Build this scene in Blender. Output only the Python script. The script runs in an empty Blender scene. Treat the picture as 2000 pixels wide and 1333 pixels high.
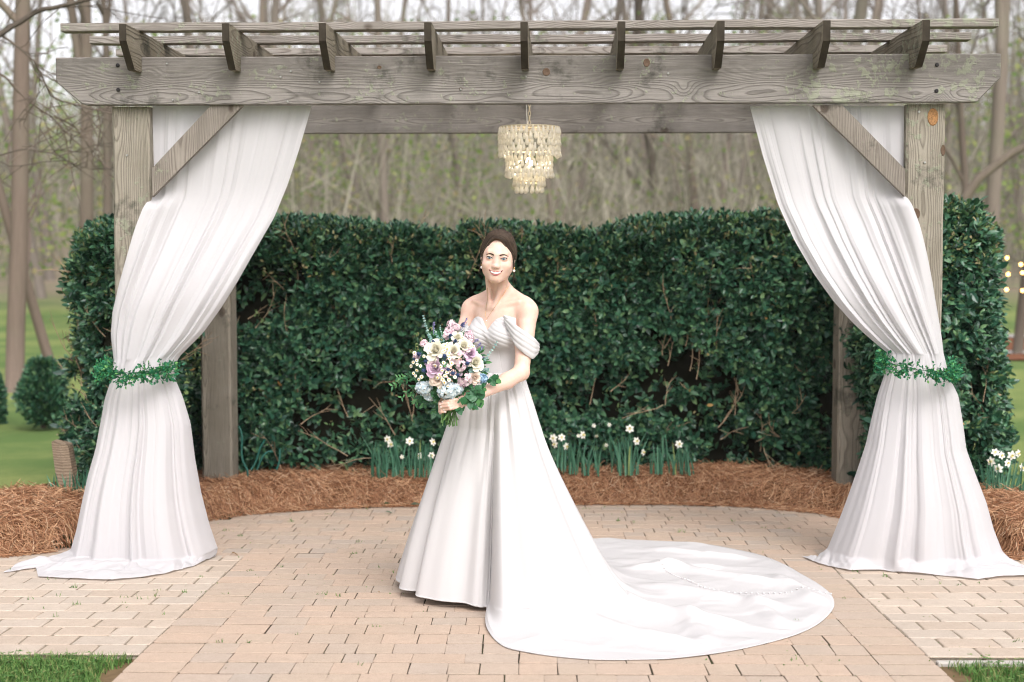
import bpy, math, random
import numpy as np
from mathutils import Matrix, Vector

# ------------------------------------------------------------------ camera, sky, sun, exposure
SC = bpy.context.scene
FPX, CXP, CYP = 2780.0, 1000.0, 666.5
CAMZ = 1.66
PITCH = math.atan((666.5 - 490.0) / FPX)
cam_d = bpy.data.cameras.new('camera'); cam = bpy.data.objects.new('camera', cam_d)
SC.collection.objects.link(cam); SC.camera = cam
cam_d.sensor_width = 36.0; cam_d.lens = 36.0 * FPX / 2000.0
cam.location = (0, 0, CAMZ); cam.rotation_euler = (math.pi / 2 - PITCH, 0, 0)
cam_d.clip_end = 1500; cam_d.clip_start = 0.1
cam_d.dof.use_dof = True; cam_d.dof.focus_distance = 6.75; cam_d.dof.aperture_fstop = 2.0

SUN_EL, SUN_AZ = math.radians(47), math.radians(160)     # azimuth clockwise from +Y
W = bpy.data.worlds.new('World'); SC.world = W; W.use_nodes = True
wt = W.node_tree; wt.nodes.clear()
wo = wt.nodes.new('ShaderNodeOutputWorld'); wb = wt.nodes.new('ShaderNodeBackground')
ws = wt.nodes.new('ShaderNodeTexSky'); ws.sky_type = 'NISHITA'; ws.sun_disc = False
ws.sun_elevation = SUN_EL; ws.sun_rotation = SUN_AZ; ws.air_density = 1.0; ws.dust_density = 4.0; ws.ozone_density = 1.0
wh = wt.nodes.new('ShaderNodeHueSaturation'); wh.inputs['Saturation'].default_value = 0.14; wh.inputs['Value'].default_value = 1.9
wm = wt.nodes.new('ShaderNodeMix'); wm.data_type = 'RGBA'; wm.blend_type = 'MULTIPLY'; wm.inputs[0].default_value = 1.0
wm.inputs[7].default_value = (1.0, 0.975, 0.99, 1)
wt.links.new(ws.outputs[0], wh.inputs['Color']); wt.links.new(wh.outputs[0], wm.inputs[6])
wt.links.new(wm.outputs[2], wb.inputs['Color']); wb.inputs['Strength'].default_value = 0.15
wt.links.new(wb.outputs[0], wo.inputs['Surface'])
sun_d = bpy.data.lights.new('sun', 'SUN'); sun = bpy.data.objects.new('sun', sun_d); SC.collection.objects.link(sun)
sun_d.energy = 0.75; sun_d.angle = math.radians(25); sun_d.color = (1.0, 0.965, 0.92)
_sd = Vector((math.sin(SUN_AZ) * math.cos(SUN_EL), math.cos(SUN_AZ) * math.cos(SUN_EL), math.sin(SUN_EL)))
sun.rotation_euler = _sd.to_track_quat('Z', 'Y').to_euler(); sun.location = (0, -5, 12)
SC.view_settings.view_transform = 'Standard'; SC.view_settings.look = 'None'
SC.view_settings.exposure = 0.14; SC.view_settings.gamma = 1.0; SC.view_settings.use_curve_mapping = False
SC.render.engine = 'CYCLES'
SC.cycles.max_bounces = 6; SC.cycles.diffuse_bounces = 3; SC.cycles.glossy_bounces = 2
SC.cycles.transmission_bounces = 5; SC.cycles.transparent_max_bounces = 8
SC.cycles.use_denoising = True; SC.cycles.sample_clamp_indirect = 4.0; SC.cycles.filter_width = 1.05; SC.cycles.caustics_reflective = False; SC.cycles.caustics_refractive = False

# ------------------------------------------------------------------ helpers
PI = math.pi
HAZE = 0.0007
RNG = np.random.default_rng(7)
ORG = {}
def ray(u, v):
    xc = (u - CXP) / FPX; yc = (CYP - v) / FPX
    return np.array([xc, math.cos(PITCH) + yc * math.sin(PITCH), -math.sin(PITCH) + yc * math.cos(PITCH)])
def P(u, v, Y):
    d = ray(u, v); t = Y / d[1]
    return np.array([t * d[0], Y, CAMZ + t * d[2]])
def zg(Y):                                   # the terrace falls gently away from the camera
    return 0.168 - 0.0255 * np.minimum(Y, 11.0)
def G(u, v):
    d = ray(u, v); t = (0.168 - CAMZ) / (d[2] + 0.0255 * d[1])
    return np.array([t * d[0], t * d[1], CAMZ + t * d[2]])
def Z(v, Y): return P(1000, v, Y)[2]
def rotz(a):
    c, s = math.cos(a), math.sin(a); return np.array([[c, -s, 0], [s, c, 0], [0, 0, 1.0]])
def rotx(a):
    c, s = math.cos(a), math.sin(a); return np.array([[1.0, 0, 0], [0, c, -s], [0, s, c]])
def roty(a):
    c, s = math.cos(a), math.sin(a); return np.array([[c, 0, s], [0, 1.0, 0], [-s, 0, c]])
def unit(v): return v / (np.linalg.norm(v, axis=-1, keepdims=True) + 1e-12)
def sm(x): x = np.clip(x, 0, 1); return x * x * (3 - 2 * x)

class MB:
    def __init__(s): s.V = []; s.L = []; s.S = []; s.M = []; s.n = 0
    def add(s, V, F, m=0):
        V = np.asarray(V, float).reshape(-1, 3); F = np.asarray(F, int)
        s.V.append(V); s.L.append((F + s.n).ravel()); s.S.append(np.full(len(F), F.shape[1])); s.M.append(np.full(len(F), m)); s.n += len(V)
        return s
    def mesh(s, name, mats, origin=(0, 0, 0), smooth=True):
        me = bpy.data.meshes.new(name)
        V = np.concatenate(s.V) - np.asarray(origin); L = np.concatenate(s.L); S = np.concatenate(s.S); M = np.concatenate(s.M)
        me.vertices.add(len(V)); me.vertices.foreach_set('co', V.astype(np.float32).ravel())
        me.loops.add(len(L)); me.loops.foreach_set('vertex_index', L.astype(np.int32))
        me.polygons.add(len(S)); me.polygons.foreach_set('loop_start', np.concatenate([[0], np.cumsum(S)[:-1]]).astype(np.int32))
        me.polygons.foreach_set('material_index', M.astype(np.int32))
        me.polygons.foreach_set('use_smooth', np.full(len(S), bool(smooth)))
        for m in (mats if isinstance(mats, (list, tuple)) else [mats]): me.materials.append(m)
        me.update(calc_edges=True); return me
COL = SC.collection
def props(o, label=None, cat=None, group=None, kind=None):
    if label: o['label'] = label
    if cat: o['category'] = cat
    if group: o['group'] = group
    if kind: o['kind'] = kind
    return o
def thing(name, loc, label, cat, group=None, rz=0.0, kind=None):
    o = bpy.data.objects.new(name, None); COL.objects.link(o); o.location = loc; o.rotation_euler = (0, 0, rz)
    o.empty_display_size = 0.1
    ORG[o.name] = np.asarray(loc, float); return props(o, label, cat, group, kind)
def put(name, me, parent=None, M=None):
    o = bpy.data.objects.new(name, me); COL.objects.link(o)
    if parent is not None: o.parent = parent
    if M is not None: o.matrix_local = M
    return o
def part(name, mb, mats, parent=None, smooth=True, origin=None):
    """mesh object whose vertices are given in world space (parents unrotated)"""
    if origin is None:
        origin = ORG.get(parent.name, np.zeros(3)) if parent is not None else np.zeros(3)
    o = put(name, mb.mesh(name, mats, origin, smooth), parent)
    ORG[o.name] = np.asarray(origin, float)
    if parent is None: o.location = origin
    return o
def Mx(loc=(0, 0, 0), R=None, s=(1, 1, 1)):
    M = np.eye(4); R = np.eye(3) if R is None else R
    M[:3, :3] = R * np.asarray(s if hasattr(s, '__len__') else (s, s, s))[None, :]; M[:3, 3] = loc
    return Matrix(M.tolist())
def gridF(nu, nv, cu=False, cv=False):
    i, j = np.meshgrid(np.arange(nu if cu else nu - 1), np.arange(nv if cv else nv - 1), indexing='ij')
    a = i * nv + j; b = ((i + 1) % nu) * nv + j; c = ((i + 1) % nu) * nv + (j + 1) % nv; d = i * nv + (j + 1) % nv
    return np.stack([a, b, c, d], -1).reshape(-1, 4)
def box(mb, lo, hi, m=0, bev=0.0):
    lo = np.asarray(lo, float); hi = np.asarray(hi, float)
    if bev <= 0:
        V = np.array([[x, y, z] for x in (lo[0], hi[0]) for y in (lo[1], hi[1]) for z in (lo[2], hi[2])])
        F = [[0, 1, 3, 2], [4, 6, 7, 5], [0, 4, 5, 1], [2, 3, 7, 6], [0, 2, 6, 4], [1, 5, 7, 3]]
        return mb.add(V, F, m)
    # chamfered box: 24 verts
    c = (lo + hi) / 2; h = (hi - lo) / 2; V = []; idx = {}
    for sx in (-1, 1):
        for sy in (-1, 1):
            for sz in (-1, 1):
                for ax in range(3):
                    p = np.array([sx, sy, sz]) * (h - bev); p[ax] += (sx, sy, sz)[ax] * bev
                    idx[(sx, sy, sz, ax)] = len(V); V.append(c + p)
    F4 = []; F3 = []
    for ax in range(3):
        o = [k for k in range(3) if k != ax]
        for s in (-1, 1):
            q = []
            for (a, b) in ((-1, -1), (1, -1), (1, 1), (-1, 1)):
                k = [0, 0, 0]; k[ax] = s; k[o[0]] = a; k[o[1]] = b; q.append(idx[(*k, ax)])
            flip = (s < 0) ^ (ax == 1)
            F4.append(q[::-1] if flip else q)
        for s1 in (-1, 1):
            for s2 in (-1, 1):
                k0 = [0, 0, 0]; k1 = [0, 0, 0]; k0[ax] = -1; k1[ax] = 1
                for k in (k0, k1): k[o[0]] = s1; k[o[1]] = s2
                q = [idx[(*k0, o[0])], idx[(*k1, o[0])], idx[(*k1, o[1])], idx[(*k0, o[1])]]
                flip = (s1 * s2 > 0) ^ (ax == 1)
                F4.append(q[::-1] if flip else q)
    for sx in (-1, 1):
        for sy in (-1, 1):
            for sz in (-1, 1):
                q = [idx[(sx, sy, sz, a)] for a in range(3)]
                F3.append(q if sx * sy * sz > 0 else q[::-1])
    mb.add(V, F4, m); n0 = mb.n - 24
    mb.L.append((np.array(F3) + n0).ravel()); mb.S.append(np.full(8, 3)); mb.M.append(np.full(8, m))
    return mb
def frames(pts):
    pts = np.asarray(pts, float); T = np.gradient(pts, axis=0); T = unit(T)
    N = np.zeros_like(T); a = np.array([0, 0, 1.0]) if abs(T[0][2]) < 0.9 else np.array([1.0, 0, 0])
    n = np.cross(T[0], a); n /= np.linalg.norm(n)
    for i in range(len(T)):
        n = n - T[i] * np.dot(n, T[i]); n /= np.linalg.norm(n) + 1e-12; N[i] = n
    return T, N, np.cross(T, N)
def tube(mb, pts, rad, n=8, m=0, cap=True):
    pts = np.asarray(pts, float); T, N, B = frames(pts); rad = np.broadcast_to(np.asarray(rad, float), (len(pts),))
    a = np.arange(n) * 2 * PI / n
    V = pts[:, None] + rad[:, None, None] * (np.cos(a)[None, :, None] * N[:, None] + np.sin(a)[None, :, None] * B[:, None])
    mb.add(V.reshape(-1, 3), gridF(len(pts), n, False, True), m)
    if cap:
        n0 = mb.n - len(pts) * n
        for base, rev in ((0, True), ((len(pts) - 1) * n, False)):
            q = np.arange(n) + base + n0
            mb.L.append(q[::-1] if rev else q); mb.S.append(np.array([n])); mb.M.append(np.array([m]))
    return mb
def prisms(mb, A, B, ra, rb, n=3, m=0):
    """many straight tapered sticks at once"""
    A = np.asarray(A, float); B = np.asarray(B, float); T = unit(B - A)
    ref = np.where(np.abs(T[:, 2:3]) > 0.9, [[1.0, 0, 0]], [[0, 0, 1.0]])
    N = unit(np.cross(T, ref)); Q = np.cross(T, N); a = np.arange(n) * 2 * PI / n
    ring = np.cos(a)[None, :, None] * N[:, None] + np.sin(a)[None, :, None] * Q[:, None]
    ra = np.broadcast_to(ra, (len(A),)); rb = np.broadcast_to(rb, (len(A),))
    V = np.concatenate([A[:, None] + ring * ra[:, None, None], B[:, None] + ring * rb[:, None, None]], 1)
    base = (np.arange(len(A)) * 2 * n)[:, None, None]
    k = np.arange(n); k2 = (k + 1) % n
    F = np.stack([k, k2, k2 + n, k + n], -1)[None] + base
    return mb.add(V.reshape(-1, 3), F.reshape(-1, 4), m)
def lathe(mb, prof, n=16, c=(0, 0, 0), m=0):
    a = np.arange(n) * 2 * PI / n; prof = np.asarray(prof, float)
    V = np.stack([prof[:, 0][:, None] * np.cos(a), prof[:, 0][:, None] * np.sin(a), np.broadcast_to(prof[:, 1][:, None], (len(prof), n))], -1) + np.asarray(c)
    return mb.add(V.reshape(-1, 3), gridF(len(prof), n, False, True), m)
def ball(mb, c, r, nu=12, nv=8, m=0, R=None):
    t = np.linspace(0.02, PI - 0.02, nv); a = np.arange(nu) * 2 * PI / nu
    V = np.stack([np.sin(t)[:, None] * np.cos(a), np.sin(t)[:, None] * np.sin(a), np.broadcast_to(np.cos(t)[:, None], (nv, nu))], -1) * np.asarray(r)
    if R is not None: V = V @ R.T
    return mb.add((V + np.asarray(c)).reshape(-1, 3), gridF(nv, nu, False, True)[:, ::-1], m)
def randrot(n, rng=RNG):
    q = unit(rng.normal(size=(n, 4))); w, x, y, z = q.T
    return np.stack([np.stack([1 - 2 * (y * y + z * z), 2 * (x * y - w * z), 2 * (x * z + w * y)], -1),
                     np.stack([2 * (x * y + w * z), 1 - 2 * (x * x + z * z), 2 * (y * z - w * x)], -1),
                     np.stack([2 * (x * z - w * y), 2 * (y * z + w * x), 1 - 2 * (x * x + y * y)], -1)], 1)
def basis(D, up):
    """rotation matrices whose local +x is D and local +z close to up"""
    D = unit(D); Yv = unit(np.cross(up, D)); Zv = np.cross(D, Yv)
    return np.stack([D, Yv, Zv], -1)
def scatter(mb, TV, TF, pos, R, s, m=0):
    """place template (TV,TF) at every pos with rotation R and scale s"""
    s = np.broadcast_to(np.asarray(s, float), (len(pos),))
    V = np.einsum('nij,kj->nki', R, TV) * s[:, None, None] + pos[:, None]
    F = TF[None] + (np.arange(len(pos)) * len(TV))[:, None, None]
    return mb.add(V.reshape(-1, 3), F.reshape(-1, TF.shape[1]), m)
def leaf_t(w=0.3, fold=0.12, droop=0.12, sharp=0.75):
    V = np.array([[0, 0, 0], [0.3, w * .5 * sharp, fold * .5], [0.7, w * .42, fold * .5 - droop * .5], [1, 0, -droop],
                  [0.7, -w * .42, fold * .5 - droop * .5], [0.3, -w * .5 * sharp, fold * .5], [0.35, 0, 0], [0.7, 0, -droop * .5]])
    F = np.array([[0, 6, 1, 1], [6, 7, 2, 1], [7, 3, 2, 2], [0, 5, 6, 6], [6, 5, 4, 7], [7, 4, 3, 3]])
    tri = []
    for a, b, c, d in F:
        tri.append([a, b, c])
        if d != c: tri.append([a, c, d])
    return V, np.array(tri)
def vnoise(p, seed=0, oct=4):
    """cheap smooth pseudo-noise on (n,3) points, about -1..1"""
    r = np.random.default_rng(seed + 100); out = 0; a = 1.0; tot = 0
    for o in range(oct):
        for k in range(3):
            d = unit(r.normal(size=3)) * (1.0 * 1.9 ** o) * r.uniform(.8, 1.25); ph = r.uniform(0, 6.28)
            out = out + a * np.sin(p @ d + ph + 1.3 * np.sin(p @ (d[[1, 2, 0]] * .7) + ph * 2)) / 3
        tot += a; a *= .55
    return out / tot * 1.6

# ------------------------------------------------------------------ material helpers
class NT:
    def __init__(s, name):
        s.m = bpy.data.materials.new(name); s.m.use_nodes = True; s.t = s.m.node_tree; s.t.nodes.clear()
        s.out = s.n('ShaderNodeOutputMaterial')
    def n(s, typ, **kw):
        x = s.t.nodes.new(typ)
        for k, v in kw.items():
            if hasattr(x, k) and not k.startswith('i_'): setattr(x, k, v)
        return x
    def l(s, a, b): s.t.links.new(a, b); return b
    def val(s, sock, v):
        if hasattr(v, 'is_linked') or hasattr(v, 'links'): s.l(v, sock)
        else: sock.default_value = v
    def math(s, op, a, b=0.0, c=0.0, clamp=False):
        x = s.n('ShaderNodeMath'); x.operation = op; x.use_clamp = clamp
        s.val(x.inputs[0], a); s.val(x.inputs[1], b); s.val(x.inputs[2], c); return x.outputs[0]
    def vmath(s, op, a, b):
        x = s.n('ShaderNodeVectorMath'); x.operation = op; s.val(x.inputs[0], a); s.val(x.inputs[1], b); return x.outputs[0]
    def mix(s, f, a, b, bt='MIX'):
        x = s.n('ShaderNodeMix'); x.data_type = 'RGBA'; x.blend_type = bt
        s.val(x.inputs[0], f); s.val(x.inputs[6], a if not isinstance(a, tuple) else (*a[:3], 1)); s.val(x.inputs[7], b if not isinstance(b, tuple) else (*b[:3], 1)); return x.outputs[2]
    def noise(s, vec, scale, detail=4, rough=.55, dist=0.0):
        x = s.n('ShaderNodeTexNoise'); x.inputs['Scale'].default_value = scale; x.inputs['Detail'].default_value = detail
        x.inputs['Roughness'].default_value = rough; x.inputs['Distortion'].default_value = dist
        if vec is not None: s.l(vec, x.inputs['Vector'])
        return x.outputs[0]
    def ramp(s, f, stops):
        x = s.n('ShaderNodeValToRGB'); e = x.color_ramp.elements
        while len(e) < len(stops): e.new(0.5)
        for i, (p, c) in enumerate(stops):
            e[i].position = p; e[i].color = (*c, 1) if hasattr(c, '__len__') else (c, c, c, 1)
        s.l(f, x.inputs[0]); return x.outputs[0]
    def tc(s, which='Object'): return s.n('ShaderNodeTexCoord').outputs[which]
    def obj_rand(s): return s.n('ShaderNodeObjectInfo').outputs['Random']
    def isl_rand(s): return s.n('ShaderNodeNewGeometry').outputs['Random Per Island']
    def bsdf(s, col, rough=.7, spec=.3, bump=None, bs=.3, bd=.01, **kw):
        b = s.n('ShaderNodeBsdfPrincipled'); s.val(b.inputs['Base Color'], (*col, 1) if isinstance(col, tuple) else col)
        s.val(b.inputs['Roughness'], rough); b.inputs['Specular IOR Level'].default_value = spec
        for k, v in kw.items(): s.val(b.inputs[k.replace('_', ' ')], v)
        if bump is not None:
            q = s.n('ShaderNodeBump'); q.inputs['Strength'].default_value = bs; q.inputs['Distance'].default_value = bd
            s.l(bump, q.inputs['Height']); s.l(q.outputs[0], b.inputs['Normal'])
        return b.outputs[0]
    def end(s, sh): s.l(sh, s.out.inputs['Surface']); return s.m
    def translucent(s, sh, col, f):
        t = s.n('ShaderNodeBsdfTranslucent'); s.val(t.inputs[0], (*col, 1) if isinstance(col, tuple) else col)
        x = s.n('ShaderNodeMixShader'); s.val(x.inputs[0], f); s.l(sh, x.inputs[1]); s.l(t.outputs[0], x.inputs[2]); return x.outputs[0]

def m_plain(name, col, rough=.6, spec=.3, var=0.0, scale=8.0, **kw):
    t = NT(name); n = t.noise(t.tc(), scale)
    c = t.mix(n, tuple(np.clip(np.array(col) * (1 - var), 0, 1)), tuple(np.clip(np.array(col) * (1 + var), 0, 1)))
    return t.end(t.bsdf(c, rough, spec, **kw))
def m_island(name, stops, rough=.5, spec=.4, trans=0.0, obj=False, spot=0.0):
    t = NT(name); r = t.obj_rand() if obj else t.isl_rand()
    c = t.ramp(r, stops)
    if spot: c = t.mix(t.math('MULTIPLY', t.noise(t.tc(), 3.0, 2), spot), c, (0, 0, 0), 'MIX')
    sh = t.bsdf(c, rough, spec)
    if trans: sh = t.translucent(sh, c, trans)
    return t.end(sh)

def m_wood(name, c1, c2, cold, rings=95.0, warm=0.0, axis=0):
    """weathered timber: growth rings cut by the board's faces, knots, checks, lichen"""
    t = NT(name); o = t.tc(); r = t.obj_rand()
    cx = t.n('ShaderNodeCombineXYZ')
    off = t.n('ShaderNodeCombineXYZ'); t.l(t.math('MULTIPLY', r, 37.0), off.inputs[0]); t.l(t.math('MULTIPLY', r, 11.0), off.inputs[1]); t.l(t.math('MULTIPLY', r, 23.0), off.inputs[2])
    p = t.vmath('ADD', o, off.outputs[0])
    sx = t.n('ShaderNodeVectorMath'); sx.operation = 'MULTIPLY'; t.l(p, sx.inputs[0]); sx.inputs[1].default_value = (0.75, 2.2, 2.2)
    low = t.n('ShaderNodeTexNoise'); low.inputs['Scale'].default_value = 1.6; low.inputs['Detail'].default_value = 3; low.inputs['Roughness'].default_value = .42
    t.l(sx.outputs[0], low.inputs['Vector'])
    # knots
    kv = t.n('ShaderNodeVectorMath'); kv.operation = 'MULTIPLY'; t.l(p, kv.inputs[0]); kv.inputs[1].default_value = (1.0, 0.9, 1.5)
    vo = t.n('ShaderNodeTexVoronoi'); vo.inputs['Scale'].default_value = 2.3; t.l(kv.outputs[0], vo.inputs['Vector'])
    kd = vo.outputs['Distance']
    kf = t.math('POWER', 2.718, t.math('MULTIPLY', kd, -13.0))
    sp = t.n('ShaderNodeSeparateXYZ'); t.l(o, sp.inputs[0])
    y = t.math('ADD', sp.outputs[1], t.math('MULTIPLY', t.math('SUBTRACT', r, 0.5), .22)); z = t.math('ADD', sp.outputs[2], t.math('MULTIPLY', t.math('SUBTRACT', t.math('FRACT', t.math('MULTIPLY', r, 7.3)), .5), .16))
    rad = t.math('SQRT', t.math('ADD', t.math('MULTIPLY', y, y), t.math('MULTIPLY', z, z)))
    ph = t.math('ADD', t.math('ADD', rad, t.math('MULTIPLY', low.outputs[0], .085)), t.math('MULTIPLY', kf, .085))
    wv = t.math('FRACT', t.math('MULTIPLY', ph, rings))
    late = t.ramp(wv, [(0.0, 0.0), (.55, .12), (.86, 1.0), (1.0, 0.0)])
    fx = t.n('ShaderNodeVectorMath'); fx.operation = 'MULTIPLY'; t.l(p, fx.inputs[0]); fx.inputs[1].default_value = (1.5, 60, 60)
    fib = t.noise(fx.outputs[0], 3.0, 4, .7)
    blo = t.noise(p, 5.0, 5, .6)
    base = t.mix(t.ramp(blo, [(.3, 0.0), (.7, 1.0)]), c1, c2)
    base = t.mix(t.math('MULTIPLY', late, .66), base, cold)
    base = t.mix(t.math('MULTIPLY', t.ramp(fib, [(.42, 0.0), (.75, 1.0)]), .45), base, tuple(np.array(cold) * .6))
    cr = t.ramp(fib, [(.70, 0.0), (.74, 1.0)]); base = t.mix(cr, base, (.015, .013, .011))
    kn = t.ramp(kd, [(0.0, 1.0), (.07, .9), (.10, 0.0)]); base = t.mix(t.math('MULTIPLY', kn, .75), base, (.06, .04, .028))
    # lichen speckle, densest near the ends and tops
    li = t.noise(p, 24.0, 5, .65); lm = t.noise(p, 2.1, 2)
    ends = t.math('MULTIPLY', t.math('ABSOLUTE', sp.outputs[0]), .034)
    f = t.ramp(t.math('ADD', t.math('ADD', t.math('MULTIPLY', li, .62), t.math('MULTIPLY', lm, .3)), ends), [(.565, 0.0), (.60, 1.0)])
    base = t.mix(t.math('MULTIPLY', f, .7), base, (.30, .32, .23))
    dk = t.ramp(t.math('ADD', t.math('MULTIPLY', t.noise(p, 4.0, 6, .7), .8), t.math('MULTIPLY', lm, .3)), [(.62, 0.0), (.70, 1.0)])
    base = t.mix(t.math('MULTIPLY', dk, .6), base, (.035, .036, .026))
    if warm: base = t.mix(warm, base, (.30, .19, .10))
    h = t.math('ADD', t.math('MULTIPLY', late, .7), t.math('ADD', t.math('MULTIPLY', fib, -.9), t.math('MULTIPLY', f, .6)))
    return t.end(t.bsdf(base, .85, .15, h, .9, .004))

def m_fabric(name, col, trans=0.2, scale=900, rough=.8, spec=.15, sheen=.2, vn=.06):
    t = NT(name); o = t.tc(); n = t.noise(o, scale, 2, .7); n2 = t.noise(o, 9.0, 4)
    c = t.mix(n, tuple(np.array(col) * (1 - vn)), tuple(np.clip(np.array(col) * (1 + vn * .6), 0, .95)))
    sh = t.bsdf(c, rough, spec, t.math('ADD', t.math('MULTIPLY', n, .25), t.math('MULTIPLY', n2, 1.2)), .25, .004, Sheen_Weight=sheen)
    if trans: sh = t.translucent(sh, col, trans)
    return t.end(sh)
def m_skin():
    t = NT('skin'); o = t.tc(); n = t.noise(o, 30, 4); n2 = t.noise(o, 700, 2, .7)
    c = t.mix(t.ramp(n, [(.3, 0.0), (.7, 1.0)]), (.68, .455, .355), (.76, .535, .44)); c = t.mix(t.math('MULTIPLY', n2, .15), c, (.60, .36, .27))
    return t.end(t.bsdf(c, .47, .35, n2, .12, .0008, Subsurface_Weight=.25, Subsurface_Radius=(.012, .004, .002), Subsurface_Scale=1.0))
# ------------------------------------------------------------------ terrain, sky seen through, lawn, hill
def m_ground():
    t = NT('lawn_and_leaf_litter'); g = t.n('ShaderNodeNewGeometry').outputs['Position']
    sp = t.n('ShaderNodeSeparateXYZ'); t.l(g, sp.inputs[0])
    n = t.noise(g, .35, 5, .6); n2 = t.noise(g, 9.0, 5, .7); n3 = t.noise(g, 60.0, 3, .7)
    gr = t.mix(t.ramp(n, [(.42, 0.0), (.58, 1.0)]), (.085, .16, .045), (.25, .29, .095)); gr = t.mix(t.math('MULTIPLY', n2, .6), gr, (.055, .12, .03))
    gr = t.mix(t.math('MULTIPLY', n3, .3), gr, (.26, .27, .10))
    br = t.mix(n2, (.20, .16, .11), (.30, .25, .18)); br = t.mix(t.ramp(n, [(.5, 0.0), (.7, 1.0)]), br, (.13, .19, .07))
    yy = t.math('ADD', sp.outputs[1], t.math('MULTIPLY', n, 14.0))
    far = t.ramp(t.math('DIVIDE', yy, 100.0), [(.50, 0.0), (.62, 1.0)])
    return t.end(t.bsdf(t.mix(far, gr, br), .95, .1, t.math('ADD', n2, n3), .5, .03))
M_GROUND = m_ground()
def terr(X, Y):
    z = zg(Y) - .07 * sm((10.4 - Y) / .5) * sm((3.7 - np.abs(X)) / .4)
    hill = 8.5 * sm((Y - 52) / 110.0) + 1.2 * np.sin(X * .05 + Y * .03) * sm((Y - 40) / 40)
    return z + hill - .5 * sm((Y - 18) / 20) * sm((52 - Y) / 30)
xs = np.concatenate([np.linspace(-160, -12, 38), np.linspace(-11, 11, 89), np.linspace(12, 160, 38)])
ys = np.concatenate([np.linspace(-12, 3, 6), np.linspace(3.5, 16, 51), np.linspace(17, 60, 44), np.linspace(63, 300, 60)])
XX, YY = np.meshgrid(xs, ys, indexing='ij')
V = np.stack([XX, YY, terr(XX, YY)], -1)
props(part('ground', MB().add(V.reshape(-1, 3), gridF(len(xs), len(ys))), M_GROUND), kind='structure')

# mulch bed and gravel path strips on the far right lawn
def strip_patch(name, pts, mat, dz):
    mb = MB(); V = [[x, y, float(terr(np.array(x), np.array(y))) + dz] for x, y in pts]
    n = len(V) // 2; F = [[i, i + 1, n + i + 1, n + i] for i in range(n - 1)]; mb.add(V, F)
    return props(part(name, mb, mat), kind='structure')
M_MULCH = m_plain('red_brown_mulch', (.17, .07, .035), .95, .1, .5, 20)
M_GRAVEL = m_plain('grey_gravel', (.33, .31, .29), .95, .1, .2, 20)
xsr = np.linspace(6.8, 22, 30)
def on(y0, w): return [(x, y0) for x in xsr] + [(x, y0 + w) for x in xsr]
strip_patch('mulch_bed', on(24.2, 2.4), M_MULCH, .03); strip_patch('gravel_path', on(26.8, 1.2), M_GRAVEL, .03)
strip_patch('mulch_bed', on(28.2, 5.0), M_MULCH, .03); strip_patch('gravel_path', on(33.5, 1.2), M_GRAVEL, .03)

# ------------------------------------------------------------------ paving
A2 = math.atan((1035 - 1000) / FPX)                       # heading of the path
PATH_D = np.array([math.sin(A2), math.cos(A2)]); PATH_X = np.array([math.cos(A2), -math.sin(A2)])
gl = G(338.7, 1217); gr_ = G(1750, 1225)
def tolocal(x, y): return x * PATH_X[0] + y * PATH_X[1], x * PATH_D[0] + y * PATH_D[1]
LX0 = tolocal(gl[0], gl[1])[0]; LX1 = tolocal(gr_[0], gr_[1])[0]
def w_xy(lx, ly): return lx * PATH_X[0] + ly * PATH_D[0], lx * PATH_X[1] + ly * PATH_D[1]
# rear rim of the terrace (from the photograph's arc), local coords
rim = np.array([tolocal(*G(u, v)[:2]) for u, v in [(-160, 1110), (0, 1087), (110, 1078), (250, 1048), (400, 1020), (520, 1003), (650, 993), (800, 988), (1100, 985), (1340, 985), (1500, 990), (1640, 1003), (1760, 1030), (1880, 1062), (1990, 1090), (2200, 1110)]])
def rimY(lx): return np.interp(lx, rim[:, 0], rim[:, 1])
def m_brick(name, stops, obj, dirt=.35):
    t = NT(name); r = t.obj_rand() if obj else t.isl_rand(); c = t.ramp(r, stops)
    g = t.n('ShaderNodeNewGeometry').outputs['Position']
    n = t.noise(g, 3.0, 5, .6); n2 = t.noise(g, 140.0, 3, .75); n3 = t.noise(g, 22.0, 4, .6)
    c = t.mix(t.math('MULTIPLY', t.ramp(n, [(.4, 0.0), (.75, 1.0)]), dirt), c, (.40, .345, .285))
    c = t.mix(t.math('MULTIPLY', n3, .42), c, (.25, .19, .14)); c = t.mix(t.math('MULTIPLY', t.ramp(n2, [(.45, 0.0), (.7, 1.0)]), .35), c, (.22, .17, .13))
    return t.end(t.bsdf(c, .9, .15, t.math('ADD', n2, n3), .45, .002))
WARM = [(0.0, (.49, .38, .295)), (.2, (.56, .42, .325)), (.4, (.52, .41, .32)), (.6, (.49, .40, .33)), (.75, (.57, .425, .325)), (.88, (.46, .39, .33)), (1.0, (.54, .42, .325))]
PALE = [(0.0, (.51, .42, .34)), (.25, (.56, .46, .37)), (.5, (.60, .505, .415)), (.75, (.52, .45, .38)), (1.0, (.61, .52, .43))]
MBR_O, MBR_I = m_brick('brick_warm', WARM, True), m_brick('brick_warm_far', WARM, False)
MBP_O = m_brick('paver_pale', PALE, True)
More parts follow.
